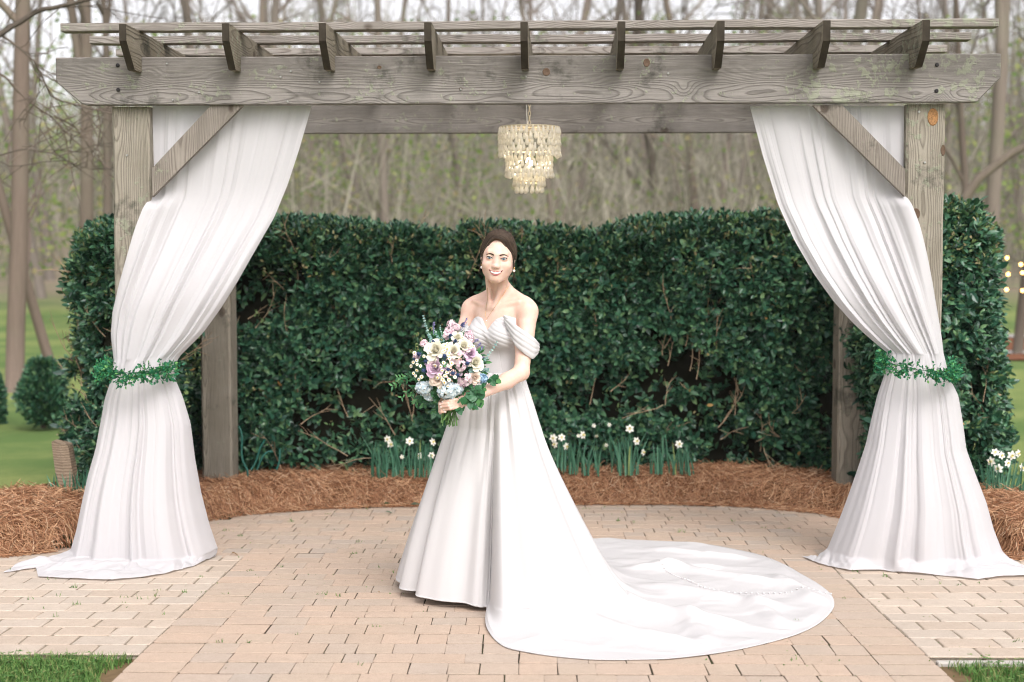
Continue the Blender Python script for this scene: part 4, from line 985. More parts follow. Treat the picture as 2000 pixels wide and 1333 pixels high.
# ------------------------------------------------------------------ leaf garlands tied round the drapes
M_GAR = m_island('artificial_boxwood_leaves', [(0, (.012, .11, .055)), (.45, (.025, .19, .09)), (.8, (.07, .30, .10)), (1, (.22, .46, .12))], .45, .4, .2)
M_GWIRE = m_plain('dark_green_wire', (.01, .06, .035), .5, .4, .1)
BT, BTF = leaf_t(.62, .08, .12, 1.0)
def sprig_mesh(seed):
    r = np.random.default_rng(seed); mb = MB(); A, B, pos, D = [], [], [], []
    for k in range(6):
        d = unit(np.array([r.normal() * .9, -.7 + r.normal() * .5, r.normal() * .8])); L = r.uniform(.02, .055); A.append([0, 0, 0]); B.append(d * L)
        for q in range(4): pos.append(d * L * (.45 + .18 * q)); D.append(unit(d + r.normal(size=3) * .8))
        pos.append(d * L); D.append(d)
    prisms(mb, A, B, .0009, .0006); scatter(mb, BT, BTF, np.array(pos), basis(np.array(D), r.normal(size=(len(D), 3))), r.uniform(.011, .019, len(pos)))
    return mb.mesh('sprig', M_GAR, smooth=False)
sprigs = [sprig_mesh(k) for k in range(8)]
def garland(ring, label, seed):
    r = np.random.default_rng(seed); ring = np.asarray(ring); t = thing('garland', ring.mean(0), label, 'garland', 'leaf garlands tied around the drapes')
    mb = MB(); n = len(ring); q = np.concatenate([ring, ring[:1]]); tube(mb, q + r.normal(size=q.shape) * .002, .0025, 6); part('wire', mb, M_GWIRE, t)
    c = ring.mean(0)
    for i in range(110):
        f = r.uniform(0, n); a = int(f) % n; p = ring[a] + (ring[(a + 1) % n] - ring[a]) * (f - int(f)); out = unit((p - c) * np.array([1, 1.6, 0])); ang = math.atan2(out[0], -out[1])
        if p[1] > c[1] + .06 and r.uniform() < .6: continue
        put('sprig', sprigs[i % 8], t, Mx(p - c + np.array([0, 0, -.012]) + r.normal(size=3) * np.array([.010, .006, .010]), rotz(ang) @ roty(r.uniform(0, 6.28)), r.uniform(.8, 1.25)))
def gring(uc, vc, hw, slant, Yc, dep):
    c = P(uc, vc, Yc); w = hw / FPX * Yc; out = []
    for k in range(40):
        a = k / 40 * 2 * PI; out.append(c + np.array([w * math.cos(a), dep * math.sin(a) * -1 if False else -dep * math.sin(a), slant * math.cos(a) + .018 * math.sin(a) * -1]))
    return np.array(out)
garland(gring(268, 716, 64, .0, 7.66, .20), 'green leafy garland round the waist of the left-hand drape', 1)
garland(gring(1792, 712, 66, -.018, 7.55, .20), 'green leafy garland round the waist of the right-hand drape', 2)

# ------------------------------------------------------------------ chandelier
ch_c = PW(1034, 300, .95); CY = ch_c[1]; cx_ = ch_c[0]
ztop = Z(248, CY); sc_ = CY / FPX
M_BRASS = m_plain('cream_enamel', (.62, .52, .36), .45, .5, .15, 60)
def m_drop():
    t = NT('amber_glass_drop'); b = t.bsdf((.93, .90, .84), .18, .6, None, Transmission_Weight=.35, IOR=1.45)
    tr = t.n('ShaderNodeBsdfTranslucent'); tr.inputs[0].default_value = (.96, .92, .82, 1)
    x = t.n('ShaderNodeMixShader'); x.inputs[0].default_value = .45; t.l(b, x.inputs[1]); t.l(tr.outputs[0], x.inputs[2]); return t.end(x.outputs[0])
M_DROP = m_drop()
chan = thing('chandelier', (cx_, CY, Z(378, CY)), 'lit tiered chandelier of amber glass drops hanging under the pergola', 'chandelier')
TR = [58 * sc_, 43.5 * sc_, 29 * sc_, 25 * sc_]
zrow = lambda v: Z(v, CY)
mb = MB(); 
for k, (rad, v) in enumerate(zip(TR, (249, 294, 332, 356))):
    mb = MB(); zz = zrow(v); lathe(mb, [(rad - .006, zz - .006), (rad, zz - .006), (rad + .001, zz + .003), (rad - .006, zz + .004), (rad - .006, zz - .006)], 48, (cx_, CY, 0)); part('ring', mb, M_BRASS, chan)
mb = MB()
for a in np.linspace(0, PI, 4)[:-1]:
    d = np.array([math.cos(a), math.sin(a), 0]) * TR[0]; c0 = np.array([cx_, CY, zrow(249)]); prisms(mb, [c0 - d], [c0 + d], .004, .004, 6)
prisms(mb, [[cx_, CY, zrow(246)]], [[cx_, CY, zrow(318)]], .006, .006, 8); part('frame', mb, M_BRASS, chan)
dm = MB(); lathe(dm, [(.0005, .003), (.0045, 0), (.0062, -.008), (.0085, -.018), (.0105, -.029), (.0100, -.036), (.006, -.042), (.0005, -.0435)], 8)
drop = dm.mesh('glass_drop', M_DROP)
pal = MB(); lathe(pal, [(.0005, .004), (.0085, .002), (.0115, -.006), (.0105, -.015), (.0005, -.019)], 8); bead = pal.mesh('glass_bead', M_DROP)
r = np.random.default_rng(2); ORGc = ORG[chan.name]
rows_ = [(0, 34, (252, 263, 274, 285, 295)), (1, 25, (304, 315, 326, 335)), (2, 17, (342, 353)), (3, 14, (364,))]
for k, nn_, vs in rows_:
    for j, v in enumerate(vs):
        for i in range(nn_):
            a = (i + .5 * (j % 2)) / nn_ * 2 * PI + r.normal() * .012
            if k < 2 and math.sin(a) > .35 and k + j > 0 and (i % 2): continue
            R = rotz(a) @ rotx(r.normal() * .06) @ roty(r.normal() * .06); z = zrow(v - 2)
            put('glass_drop', drop, chan, Mx(np.array([cx_ + math.cos(a) * TR[k], CY + math.sin(a) * TR[k], z]) - ORGc, R, r.uniform(1.02, 1.2)))
# chain, cord, bulb
def torus(mb, c, R_, a, b, w, n=14, m=6):
    tt = np.arange(n) * 2 * PI / n; pts = np.stack([a * np.cos(tt), 0 * tt, b * np.sin(tt)], -1)
    ring = []
    for q in tt:
        nrm = np.array([math.cos(q), 0, math.sin(q)]); ring.append([np.array([a * math.cos(q), 0, b * math.sin(q)]) + w * (math.cos(p) * nrm + math.sin(p) * np.array([0, 1, 0])) for p in np.arange(m) * 2 * PI / m])
    V = np.array(ring).reshape(-1, 3) @ R_.T + c; mb.add(V, gridF(n, m, True, True))
k = 0; z = zrow(246)
while z < RT - .02:
    mb = MB(); torus(mb, np.array([cx_, CY, z + .016]), rotz(PI / 2 * (k % 2) + .3), .008, .017, .0022); part('chain_link', mb, M_BRASS, chan); z += .028; k += 1
mb = MB(); zz = np.linspace(zrow(247), RT, 14); tube(mb, np.stack([cx_ - .012 - .006 * np.sin(np.linspace(0, 5, 14)), np.full(14, CY - .005), zz], -1), .0028, 6); part('cord', mb, m_plain('white_cord', (.7, .66, .6), .5), chan)
zb = zrow(318); mb = MB(); lathe(mb, [(.001, zb + .03), (.012, zb + .028), (.02, zb + .005), (.018, zb - .015), (.001, zb - .028)], 14, (cx_, CY, 0))
tE = NT('lit_bulb'); em = tE.n('ShaderNodeEmission'); em.inputs[0].default_value = (1, .88, .66, 1); em.inputs[1].default_value = 24.0; M_BULB = tE.end(em.outputs[0])
part('bulb', mb, M_BULB, chan)
ld = bpy.data.lights.new('chandelier_light', 'POINT'); ld.energy = 8.0; ld.color = (1, .87, .66); ld.shadow_soft_size = .03
lo_ = bpy.data.objects.new('chandelier_light', ld); COL.objects.link(lo_); lo_.parent = chan; lo_.location = (0, 0, zb - ORGc[2])

# ------------------------------------------------------------------ small things of the garden
# stump post at the left edge of the bed
b = P(138, 985, 8.95); b[2] = -.05; t = thing('wooden_stake', b, 'short split weathered stake standing in the pine straw at far left', 'stake')
mb = MB(); zt2 = Z(864, 8.95); 
prof = np.array([[-.058, -.05], [.0, -.062], [.052, -.045], [.056, .04], [0, .058], [-.055, .045]])
V = []; 
for z_, dx, s_ in ((b[2], .015, 1.05), (b[2] + .25, .008, 1), (zt2 - .02, -.022, .95), (zt2, -.024, .9)): V += [[b[0] - .02 + dx + p[0] * s_, b[1] + p[1], z_ + (.012 * math.sin(p[0] * 90) if z_ > zt2 - .03 else 0)] for p in prof]
mb.add(V, gridF(4, 6, False, True)); mb.L.append(np.arange(6) + 18); mb.S.append(np.array([6])); mb.M.append(np.array([0]))
part('stake', mb, m_wood('grey_stake', (.30, .22, .15), (.36, .28, .2), (.10, .07, .05), 60), t, smooth=False)
# daffodils
M_DLEAF = m_island('daffodil_leaves', [(0, (.045, .15, .09)), (.5, (.09, .24, .15)), (.85, (.15, .32, .20)), (1, (.33, .42, .15))], .5, .35, .25)
M_PETAL = m_plain('white_petals', (.82, .82, .74), .6, .3, .03); M_CUP = m_plain('cream_yellow_cup', (.75, .66, .30), .6, .3, .1)
def petal_star(n=6, L=.033, w=.40):
    mb = MB(); T_, F_ = leaf_t(w * 1.5, .1, .1, 1.0)
    for k in range(n):
        a = k * 2 * PI / n; R = rotz(a) @ roty(-.18 + .1 * (k % 2)); mb.add(T_ * L @ R.T, F_)
    lathe(mb, [(.003, 0), (.007, .004), (.008, .012), (.0095, .015)], 10, m=1); return mb.mesh('flower', [M_PETAL, M_CUP])
FLW = petal_star()
def stem_curve(a, b, bend): return np.array([a + (b - a) * t + np.array([bend * math.sin(PI * t) * .3, 0, 0]) for t in np.linspace(0, 1, 6)])
def daffodil(u, v, Y, n, h, flowers, label, seed, wd=.038, group='daffodil clumps along the hedge'):
    r = np.random.default_rng(seed); b = P(u, v, Y); t = thing('daffodil', b, label, 'daffodil', group)
    mb = MB()
    for k in range(int(n * .72)):
        p = b + np.array([r.normal() * wd, r.normal() * .03, -.05]); hh = h * r.uniform(.6, 1.05) + .05; ln = r.normal(0, .12) + (p[0] - b[0]) * .7; K = 6; s_ = np.linspace(0, 1, K); fl = r.uniform() < .12
        x = p[0] + ln * hh * s_ ** 1.6 * 1.2; z = p[2] + hh * (s_ - (.35 * s_ ** 3 if fl else .03 * s_ ** 2)); y = p[1] + r.normal() * .03 * s_ * 2
        C_ = np.stack([x, y, z], -1); a = r.uniform(-.8, .8); S = np.array([math.cos(a), math.sin(a), 0]) * .0058; w = np.array([.8, 1, 1, .95, .8, .15])[:, None]
        n0 = MB(); V = np.stack([C_ - S * w, C_ + np.array([0, .0025, 0]), C_ + S * w], 1).reshape(-1, 3); mb.add(V, gridF(K, 3))
    part('leaf_blades', mb, M_DLEAF, t, smooth=False)['kind'] = 'stuff'
    for (fu, fv, az) in flowers:
        f = P(fu, fv, Y - .02); mb = MB(); st = stem_curve(b + np.array([(f[0] - b[0]) * .3, 0, -.03]), f + np.array([0, .015, 0]), r.normal() * .03); tube(mb, st, .0028, 5); part('stem', mb, M_DLEAF, t)
        d = np.array([math.sin(az), -math.cos(az), .1 + r.normal() * .15]); d /= np.linalg.norm(d); xx = np.cross([0, 0, 1.0], d); xx /= np.linalg.norm(xx); R = np.stack([xx, np.cross(d, xx), d], -1)
        put('flower', FLW, t, Mx(f - ORG[t.name], R @ rotz(r.uniform(0, 6)), r.uniform(.8, 1.05)))
DY = 9.85
daffodil(742, 922, DY, 22, .27, [(757, 858, -.2), (762, 868, .8)], 'daffodil clump with one drooping bloom, leftmost in front of the hedge', 1)
daffodil(775, 918, DY, 24, .24, [(800, 862, .2)], 'daffodil clump with one open white bloom left of the gown', 2)
daffodil(822, 918, DY, 26, .23, [(845, 864, .9), (820, 891, -.5), (843, 890, .3)], 'daffodil clump with low blooms right beside the gown, on its left', 3)
daffodil(1095, 905, DY, 18, .2, [(1081, 856, -.3), (1097, 855, .1), (1106, 872, .6), (1084, 868, -.8)], 'daffodil clump with three white blooms just right of the gown', 4)
daffodil(1122, 912, DY, 16, .2, [(1138, 850, .8)], 'daffodil clump with one tall bud right of the gown', 5)
daffodil(1153, 916, DY, 18, .17, [], 'flowerless daffodil clump between the tall bud and the pine straw heap', 6)
daffodil(1196, 908, DY + .05, 8, .22, [], 'thin sparse tuft of daffodil leaves in the middle of the right bed', 7, .03)
daffodil(1228, 914, DY, 34, .27, [(1230, 838, 0), (1243, 862, .5), (1256, 884, .9)], 'tall full daffodil clump with a white bloom above the pine straw', 8)
daffodil(1282, 912, DY, 16, .16, [], 'short leafy daffodil clump right of the tall full one', 9)
daffodil(1300, 898, DY + .1, 7, .2, [], 'few thin daffodil leaves leaning by the hedge foot', 10, .02)
daffodil(1333, 914, DY, 24, .18, [(1326, 868, .2)], 'rightmost daffodil clump of the middle bed, with a bud', 11)
daffodil(1962, 972, 8.75, 46, .26, [(1944, 884, -.2), (1956, 890, .3), (1968, 905, .3), (1988, 886, .6), (1950, 916, -.6), (1936, 902, -.9), (1995, 915, .9), (1976, 890, 0)], 'big near daffodil clump full of white blooms at the right border', 12, .09)
daffodil(150, 975, 8.7, 34, .19, [], 'flowerless daffodil leaves at the foot of the left-hand drape', 13, .07)
daffodil(98, 968, 8.75, 9, .14, [], 'sparse daffodil leaves left of the wooden stake', 14, .05)
# pale blooms low under the hedge
r = np.random.default_rng(4)
for i, (u, v, y) in enumerate([(1160, 832, 10.05), (1190, 830, 10.05), (1165, 852, 10.05), (1184, 870, 10.05), (1130, 852, 10.02), (785, 893, 9.8)]):
    f = P(u, v, y); t = thing('daffodil', f, 'stray small white bloom low against the dark hedge', 'daffodil', 'stray white blooms at the hedge foot')
    put('flower', FLW, t, Mx((0, 0, 0), rotx(PI / 2 + r.normal() * .4) @ rotz(i), .5)); mb = MB(); tube(mb, stem_curve(f + [0, .02, -.2], f + [0, .012, 0], .02), .0025, 5); part('stem', mb, M_DLEAF, t)
# green cables at the foot of the left rear post
mb = MB()
for pts in ([(466, 832), (472, 845), (473, 862), (471, 885), (475, 905), (484, 918), (484, 932)], [(518, 858), (508, 875), (503, 893), (496, 910), (490, 918)], [(533, 883), (524, 882), (514, 890), (507, 905), (502, 918)], [(546, 876), (547, 890), (544, 908), (540, 918)]):
    q = np.array([P(u, v, 9.83 - .01 * i) for i, (u, v) in enumerate(pts)]); tt = np.linspace(0, len(q) - 1, 24); q = np.stack([smooth1(np.interp(tt, np.arange(len(q)), q[:, i]), 3) for i in range(3)], -1); tube(mb, q, .0075, 7)
t = part('garden_cable', mb, m_plain('teal_green_rubber', (.01, .10, .075), .45, .4), None, origin=P(500, 918, 9.8)); props(t, 'teal green cable looping out of the pine straw beside the left rear post', 'cable')
# fallen leaves on the rim of the paving
M_FALL = m_plain('grey_green_fallen_leaf', (.20, .30, .22), .5, .4, .2, 30); M_FALL2 = m_plain('fresh_green_fallen_leaf', (.06, .26, .12), .5, .4, .2, 30); M_FALL3 = m_plain('tan_fallen_leaf', (.42, .30, .17), .6, .3, .2, 30)
TL, TLF = leaf_t(.6, .2, .25, .9)
for (u, v, L, mt, lab, a) in [(800, 990, .10, M_FALL, 'grey-green fallen leaf at the edge of the straw left of the gown', .2), (748, 988, .06, M_FALL2, 'fresh green leaf sprig fallen at the rim of the paving', .4), (650, 985, .05, M_FALL3, 'small tan leaf fallen on the pine straw edge', 1.4), (752, 1004, .05, M_FALL, 'thin curled leaf lying on the far bricks', .1), (737, 1162, .02, M_FALL3, 'tiny brown leaf scrap on the bricks left of the gown', 1.0), (452, 1085, .05, M_FALL3, 'small brown leaf scrap by the foot of the left drape', -.3)]:
    g = G(u, v); g[2] += .012; mb = MB(); V = TL * L @ (rotz(a) @ rotx(-.5)).T + g; mb.add(V, TLF); 
    if v == 988: mb.add(TL * .05 @ (rotz(2.4) @ rotx(-.4)).T + g, TLF); mb.add(TL * .04 @ (rotz(1.4) @ rotx(-.4)).T + g, TLF)
    props(part('fallen_leaf', mb, mt, None, smooth=False, origin=g), lab, 'leaf')
# string lights far right
t = thing('string_lights', P(1975, 520, 20), 'strings of small warm lit bulbs hanging at the far right', 'string lights')
tE = NT('warm_bulb'); em = tE.n('ShaderNodeEmission'); em.inputs[0].default_value = (1, .50, .14, 1); em.inputs[1].default_value = 14.0; M_SB = tE.end(em.outputs[0])
cabs = [[(1935, 500), (1946, 510), (1967, 504), (1994, 517), (2030, 500)], [(1950, 525), (1969, 536), (1997, 533), (2030, 540)], [(1958, 560), (1966, 566), (1997, 568), (2040, 560)]]
for cb in cabs:
    q = np.array([P(u, v - 3, 20) for u, v in cb]); mb = MB(); tube(mb, q, .006, 4); part('cable', mb, M_DARKBARK, t)
    for u, v in cb[1:4]:
        mb = MB(); ball(mb, P(u, v, 20), .022, 8, 6); part('bulb', mb, M_SB, t)
# ------------------------------------------------------------------ the woman: one continuous body grown from a distance field
M_SKIN = m_skin()
PR = []
def cap_(a, b, ra, rb=None, k=.015, op=1, g='body'): PR.append(dict(t='c', a=np.asarray(a, float), b=np.asarray(b, float), ra=ra, rb=ra if rb is None else rb, k=k, op=op, g=g))
def ell_(c, r, R=None, k=.02, op=1, g='body'): PR.append(dict(t='e', c=np.asarray(c, float), r=np.asarray(r, float) * np.ones(3), R=np.eye(3) if R is None else R, k=k, op=op, g=g))
def ev(p, X):
    if p['t'] == 'c':
        ba = p['b'] - p['a']; pa = X - p['a']; h = np.clip(pa @ ba / (ba @ ba + 1e-12), 0, 1)
        return np.linalg.norm(pa - h[..., None] * ba, axis=-1) - (p['ra'] + (p['rb'] - p['ra']) * h)
    q = (X - p['c']) @ p['R']; k0 = np.linalg.norm(q / p['r'], axis=-1); k1 = np.linalg.norm(q / p['r'] ** 2, axis=-1) + 1e-9
    return k0 * (k0 - 1) / k1
def comb(d, e, k, op):
    if op < 0: return -comb(-d, e, k, 1)
    h = np.clip(.5 + .5 * (d - e) / k, 0, 1); return d * (1 - h) + e * h - k * h * (1 - h)
def field(X, groups=None):
    d = np.full(X.shape[:-1], .5)
    for p in PR:
        if groups and p['g'] not in groups: continue
        d = comb(d, ev(p, X), p['k'], p['op'])
    return d
def bbox(p):
    if p['t'] == 'c': m = max(p['ra'], p['rb']); return np.minimum(p['a'], p['b']) - m, np.maximum(p['a'], p['b']) + m
    m = np.abs(p['R']) @ p['r']; return p['c'] - m, p['c'] + m
def nets(xs, ys, zs, prims):
    D = np.full((len(xs), len(ys), len(zs)), .05, np.float32)
    for p in prims:
        lo, hi = bbox(p); mg = p['k'] + .008
        s = [slice(max(np.searchsorted(a, l - mg) - 1, 0), np.searchsorted(a, h + mg) + 1) for a, l, h in zip((xs, ys, zs), lo, hi)]
        if any(q.stop - q.start < 2 for q in s): continue
        X = np.stack(np.meshgrid(xs[s[0]], ys[s[1]], zs[s[2]], indexing='ij'), -1)
        D[s[0], s[1], s[2]] = comb(D[s[0], s[1], s[2]], ev(p, X), p['k'], p['op'])
    I = D < 0; c = np.zeros(tuple(n - 1 for n in D.shape), np.int8)
    for a in (0, 1):
        for b in (0, 1):
            for e in (0, 1): c += I[a:I.shape[0] - 1 + a, b:I.shape[1] - 1 + b, e:I.shape[2] - 1 + e]
    act = (c > 0) & (c < 8); idx = np.full(act.shape, -1, np.int32); ijk = np.argwhere(act); idx[act] = np.arange(len(ijk))
    G3 = [xs, ys, zs]; acc = np.zeros((len(ijk), 3)); cnt = np.zeros(len(ijk))
    cor = [(a, b, e) for a in (0, 1) for b in (0, 1) for e in (0, 1)]
    for A in cor:
        for ax in range(3):
            if A[ax]: continue
            B = list(A); B[ax] = 1; ia = ijk + A; ib = ijk + B
            da = D[tuple(ia.T)]; db = D[tuple(ib.T)]; m = (da < 0) != (db < 0); t = np.where(m, da / np.where(m, da - db, 1), 0)
            pa = np.stack([G3[q][ia[:, q]] for q in range(3)], -1); pb = np.stack([G3[q][ib[:, q]] for q in range(3)], -1)
            acc += np.where(m[:, None], pa + (pb - pa) * t[:, None], 0); cnt += m
    V = acc / cnt[:, None]; F = []
    for ax in range(3):
        o1, o2 = [(1, 2), (2, 0), (0, 1)][ax]
        s0 = [slice(None)] * 3; s1 = [slice(None)] * 3; s0[ax] = slice(0, -1); s1[ax] = slice(1, None)
        a = I[tuple(s0)]; b = I[tuple(s1)]; e = np.argwhere(a != b); 
        ok = (e[:, o1] > 0) & (e[:, o2] > 0) & (e[:, o1] < D.shape[o1] - 1) & (e[:, o2] < D.shape[o2] - 1); e = e[ok]
        q = []
        for (d1, d2) in ((-1, -1), (0, -1), (0, 0), (-1, 0)):
            f = e.copy(); f[:, o1] += d1; f[:, o2] += d2; q.append(idx[tuple(f.T)])
        q = np.stack(q, -1); fl = ~a[tuple(e.T)]; q[fl] = q[fl][:, ::-1]; F.append(q)
    return V, np.concatenate(F)

# ---- body layout
TC = P(973, 650, 6.79); TR_ = rotz(math.radians(-31))
def T(x, y, z): return TC + TR_ @ np.array([x, y, z])
HR = rotz(math.radians(-3.5)) @ roty(math.radians(4.5)) @ rotx(math.radians(2))
HC = P(972.2, 503.8, 6.60) + np.array([0, .082, 0])
def Hh(x, y, z): return HC + HR @ np.array([x, y, z])
# torso
ell_(T(0, .01, 0), (.122, .088, .17), TR_, .03, g='torso')
ell_(T(0, .012, .085), (.128, .072, .075), TR_, .04, g='torso')
for s_ in (-1, 1):
    ell_(T(s_ * .060, -.058, -.012), (.060, .056, .062), TR_, .035, g='torso')
ell_(T(0, .01, -.19), (.110, .085, .12), TR_, .05, g='torso')
ell_(T(0, .015, -.33), (.155, .115, .15), TR_, .05, g='torso')
# shoulders, neck
ZS = .124
for s_ in (-1, 1):
    cap_(T(0, .02, ZS + .005), T(s_ * .152, .012, ZS - .006), .045, .040, .03)
    ell_(T(s_ * .160, .01, ZS - .022), (.043, .045, .05), TR_, .03)
    cap_(T(s_ * .012, .035, ZS + .085), T(s_ * .13, .025, ZS + .03), .030, .018, .045)
    cap_(T(s_ * .018, -.052, ZS - .002), T(s_ * .125, -.020, ZS + .026), .0085, .0075, .016)
    cap_(T(s_ * .012, -.058, ZS + .0), Hh(s_ * .052, .035, -.055), .010, .011, .022)
nb = T(0, .034, ZS + .015); nt = Hh(0, .060, -.070)
cap_(nb, nt, .0465, .0425, .030)
# head
ell_(Hh(0, .032, .030), (.0715, .094, .088), HR, .02, g='head')
ell_(Hh(0, -.012, -.018), (.0675, .072, .085), HR, .03, g='head')
ell_(Hh(0, -.022, -.054), (.0605, .053, .050), HR, .03, g='head')
ell_(Hh(0, -.066, -.0945), (.019, .0175, .016), HR, .024, g='head')
for s_ in (-1, 1):
    cap_(Hh(s_ * .050, .010, -.052), Hh(s_ * .013, -.059, -.096), .015, .0135, .025, g='head')
    ell_(Hh(s_ * .040, -.048, -.033), (.024, .024, .019), HR, .022, g='head')
    cap_(Hh(s_ * .012, -.077, .022), Hh(s_ * .040, -.062, .024), .0085, .0055, .020, g='head')
    ell_(Hh(s_ * .0330, -.098, -.001), (.019, .022, .0125), HR, .014, -1, g='head')
    ell_(Hh(s_ * .0330, -.0675, -.001), (.0160, .0135, .0125), HR, .006, g='head')
    ell_(Hh(s_ * .0108, -.0855, -.0395), (.0074, .0085, .0068), HR, .008, g='head')
    ell_(Hh(s_ * .0725, .018, -.014), (.007, .016, .027), HR @ rotz(s_ * .35) @ roty(s_ * .12), .006, g='head')
cap_(Hh(0, -.078, .010), Hh(0, -.0905, -.032), .0085, .0085, .022, g='head')
ell_(Hh(0, -.0925, -.0365), (.0095, .0085, .0075), HR, .008, g='head')
ell_(Hh(0, -.066, -.066), (.031, .020, .021), HR, .018, g='head')          # the mound that carries the mouth
# arms: her left arm (right in the picture) folds across to the stems; her right arm is behind the bouquet
sL = T(.160, .01, ZS - .03); eL = P(1018, 728, 6.60); wL = P(936, 771, 6.40)
cap_(sL, eL * .55 + sL * .45, .043, .0415, .02); cap_(eL * .55 + sL * .45, eL, .0415, .035, .02)
fm = eL * .65 + wL * .35 + np.array([0, 0, -.004])
cap_(eL, fm, .037, .0365, .018); cap_(fm, wL, .0365, .0225, .018)
sR = T(-.160, .01, ZS - .03); eR = P(880, 722, 6.80); wR = P(858, 780, 6.50)
cap_(sR, eR, .043, .034, .02); cap_(eR, eR * .5 + wR * .5, .036, .031, .018); cap_(eR * .5 + wR * .5, wR, .031, .0225, .018)
# hands
NAILS = []
def finger(pts, r0, r1, nail=None):
    pts = [np.asarray(p, float) for p in pts]; rs = np.linspace(r0, r1, len(pts))
    for i in range(len(pts) - 1): cap_(pts[i], pts[i + 1], rs[i], rs[i + 1], .0028)
    if nail is not None: NAILS.append((pts[-1], pts[-1] - pts[-2], rs[-1], np.asarray(nail, float)))
pL0, pL1 = P(925, 776, 6.37), P(897, 787, 6.325)
cap_(wL, pL0, .0225, .025, .012); cap_(pL0, pL1, .024, .018, .012); cap_(P(918, 770, 6.36), P(898, 779, 6.32), .013, .012, .01); cap_(P(918, 783, 6.37), P(899, 795, 6.33), .013, .011, .01)
for i in range(4):
    v = 781.5 + i * 5.2; kx = (898, 896, 895, 896)[i]; tx = (866, 861, 863, 869)[i]
    finger([P(kx, v - 1, 6.322), P(kx - 11, v + .0, 6.296), P((kx + tx) / 2 - 3, v + 1.5, 6.292), P(tx, v + 3.2, 6.312)], .0088, .0066, (0, -1, 0))
finger([P(915, 768, 6.36), P(900, 763, 6.33), P(885, 764, 6.315)], .011, .0085, (0, -1, 0))
pR = P(859, 791, 6.42); cap_(wR, pR, .0225, .024, .012); ell_(P(860, 795, 6.41), (.022, .040, .034), None, .012)
for i in range(4):
    v = 787 + i * 5.2
    finger([P(857, v, 6.375), P(855.5 + i * .8, v + 1, 6.345), P(860 + i, v + 1.8, 6.322), P(868 + i * .5, v + 2.2, 6.313)], .0086, .0064, (-.2, -1, 0))
finger([P(862, 784, 6.40), P(868, 776, 6.37), P(876, 772, 6.345)], .011, .0085, (0, -1, 0))
# legs (under the gown)
for s_ in (-1, 1):
    h = T(s_ * .085, .02, -.36); kn = T(s_ * .085, .0, -.78); an = T(s_ * .075, .03, -1.17)
    cap_(h, kn, .08, .055, .03); cap_(kn, kn * .6 + an * .4, .052, .055, .02); cap_(kn * .6 + an * .4, an, .055, .036, .02); cap_(an + [0, 0, -.03], T(s_ * .08, -.13, -1.225), .034, .022, .02)
body_prims = sorted(PR, key=lambda p: {'torso': 0, 'body': 1, 'head': 2}[p['g']])
# head prims must follow the neck so that the jaw reads
xsb = np.arange(-.33, .16, .0027); ysb = np.arange(6.22, 7.04, .0027)
zsb = np.concatenate([np.arange(-.02, .78, .02), np.arange(.79, HC[2] - .16, .0036), np.arange(HC[2] - .158, HC[2] + .16, .0021)])
BV, BF_ = nets(xsb, ysb, zsb, body_prims)
wc = T(0, 0, -.19); BASE = np.array([wc[0], wc[1], zg(wc[1])])
person = thing('person', BASE, 'smiling woman with dark pinned-up hair in a long white off-shoulder wedding gown with a train', 'person')
part('body', MB().add(BV, BF_), M_SKIN, person)

def proj_y(x, z, off=.0, groups=('head',), y0=-.14, y1=.02, it=60):
    """head-local (x,z) -> front surface point in world"""
    x = np.asarray(x, float); z = np.asarray(z, float); y = np.full(x.shape, y0)
    for _ in range(it):
        Pw = HC + np.stack([x, y, z], -1) @ HR.T; d = field(Pw, groups); y = np.where(y < y1, y + np.clip(d - off, -.02, .02) * .8, y)
    return HC + np.stack([x, y, z], -1) @ HR.T
def patch(xf, zf, nu, nv, off, bulge=0.0):
    u, v = np.meshgrid(np.linspace(0, 1, nu), np.linspace(0, 1, nv), indexing='ij'); x = xf(u, v); z = zf(u, v); Q = proj_y(x, z, off)
    n = HR @ np.array([0, -1.0, 0]); Q = Q + n * (bulge * np.sin(PI * v) * np.sin(PI * u) ** .5)[..., None]; return MB().add(Q.reshape(-1, 3), gridF(nu, nv))
M_EYEW = m_plain('eye_white', (.62, .60, .58), .3, .5, .02); M_IRIS = m_plain('blue_grey_iris', (.055, .12, .165), .25, .5, .2, 300); M_PUP = m_plain('pupil', (.008, .008, .01), .15, .6)
M_LASH = m_plain('dark_lashes', (.025, .016, .012), .6, .2); M_BROW = m_plain('brown_brow', (.060, .036, .024), .8, .1, .3, 300)
M_LIP = m_plain('rose_lips', (.46, .13, .125), .4, .45, .12, 200); M_TEETH = m_plain('teeth', (.82, .79, .73), .25, .5, .03); M_MOUTH = m_plain('mouth_inside', (.10, .025, .02), .5, .3)
EZ = -.0012
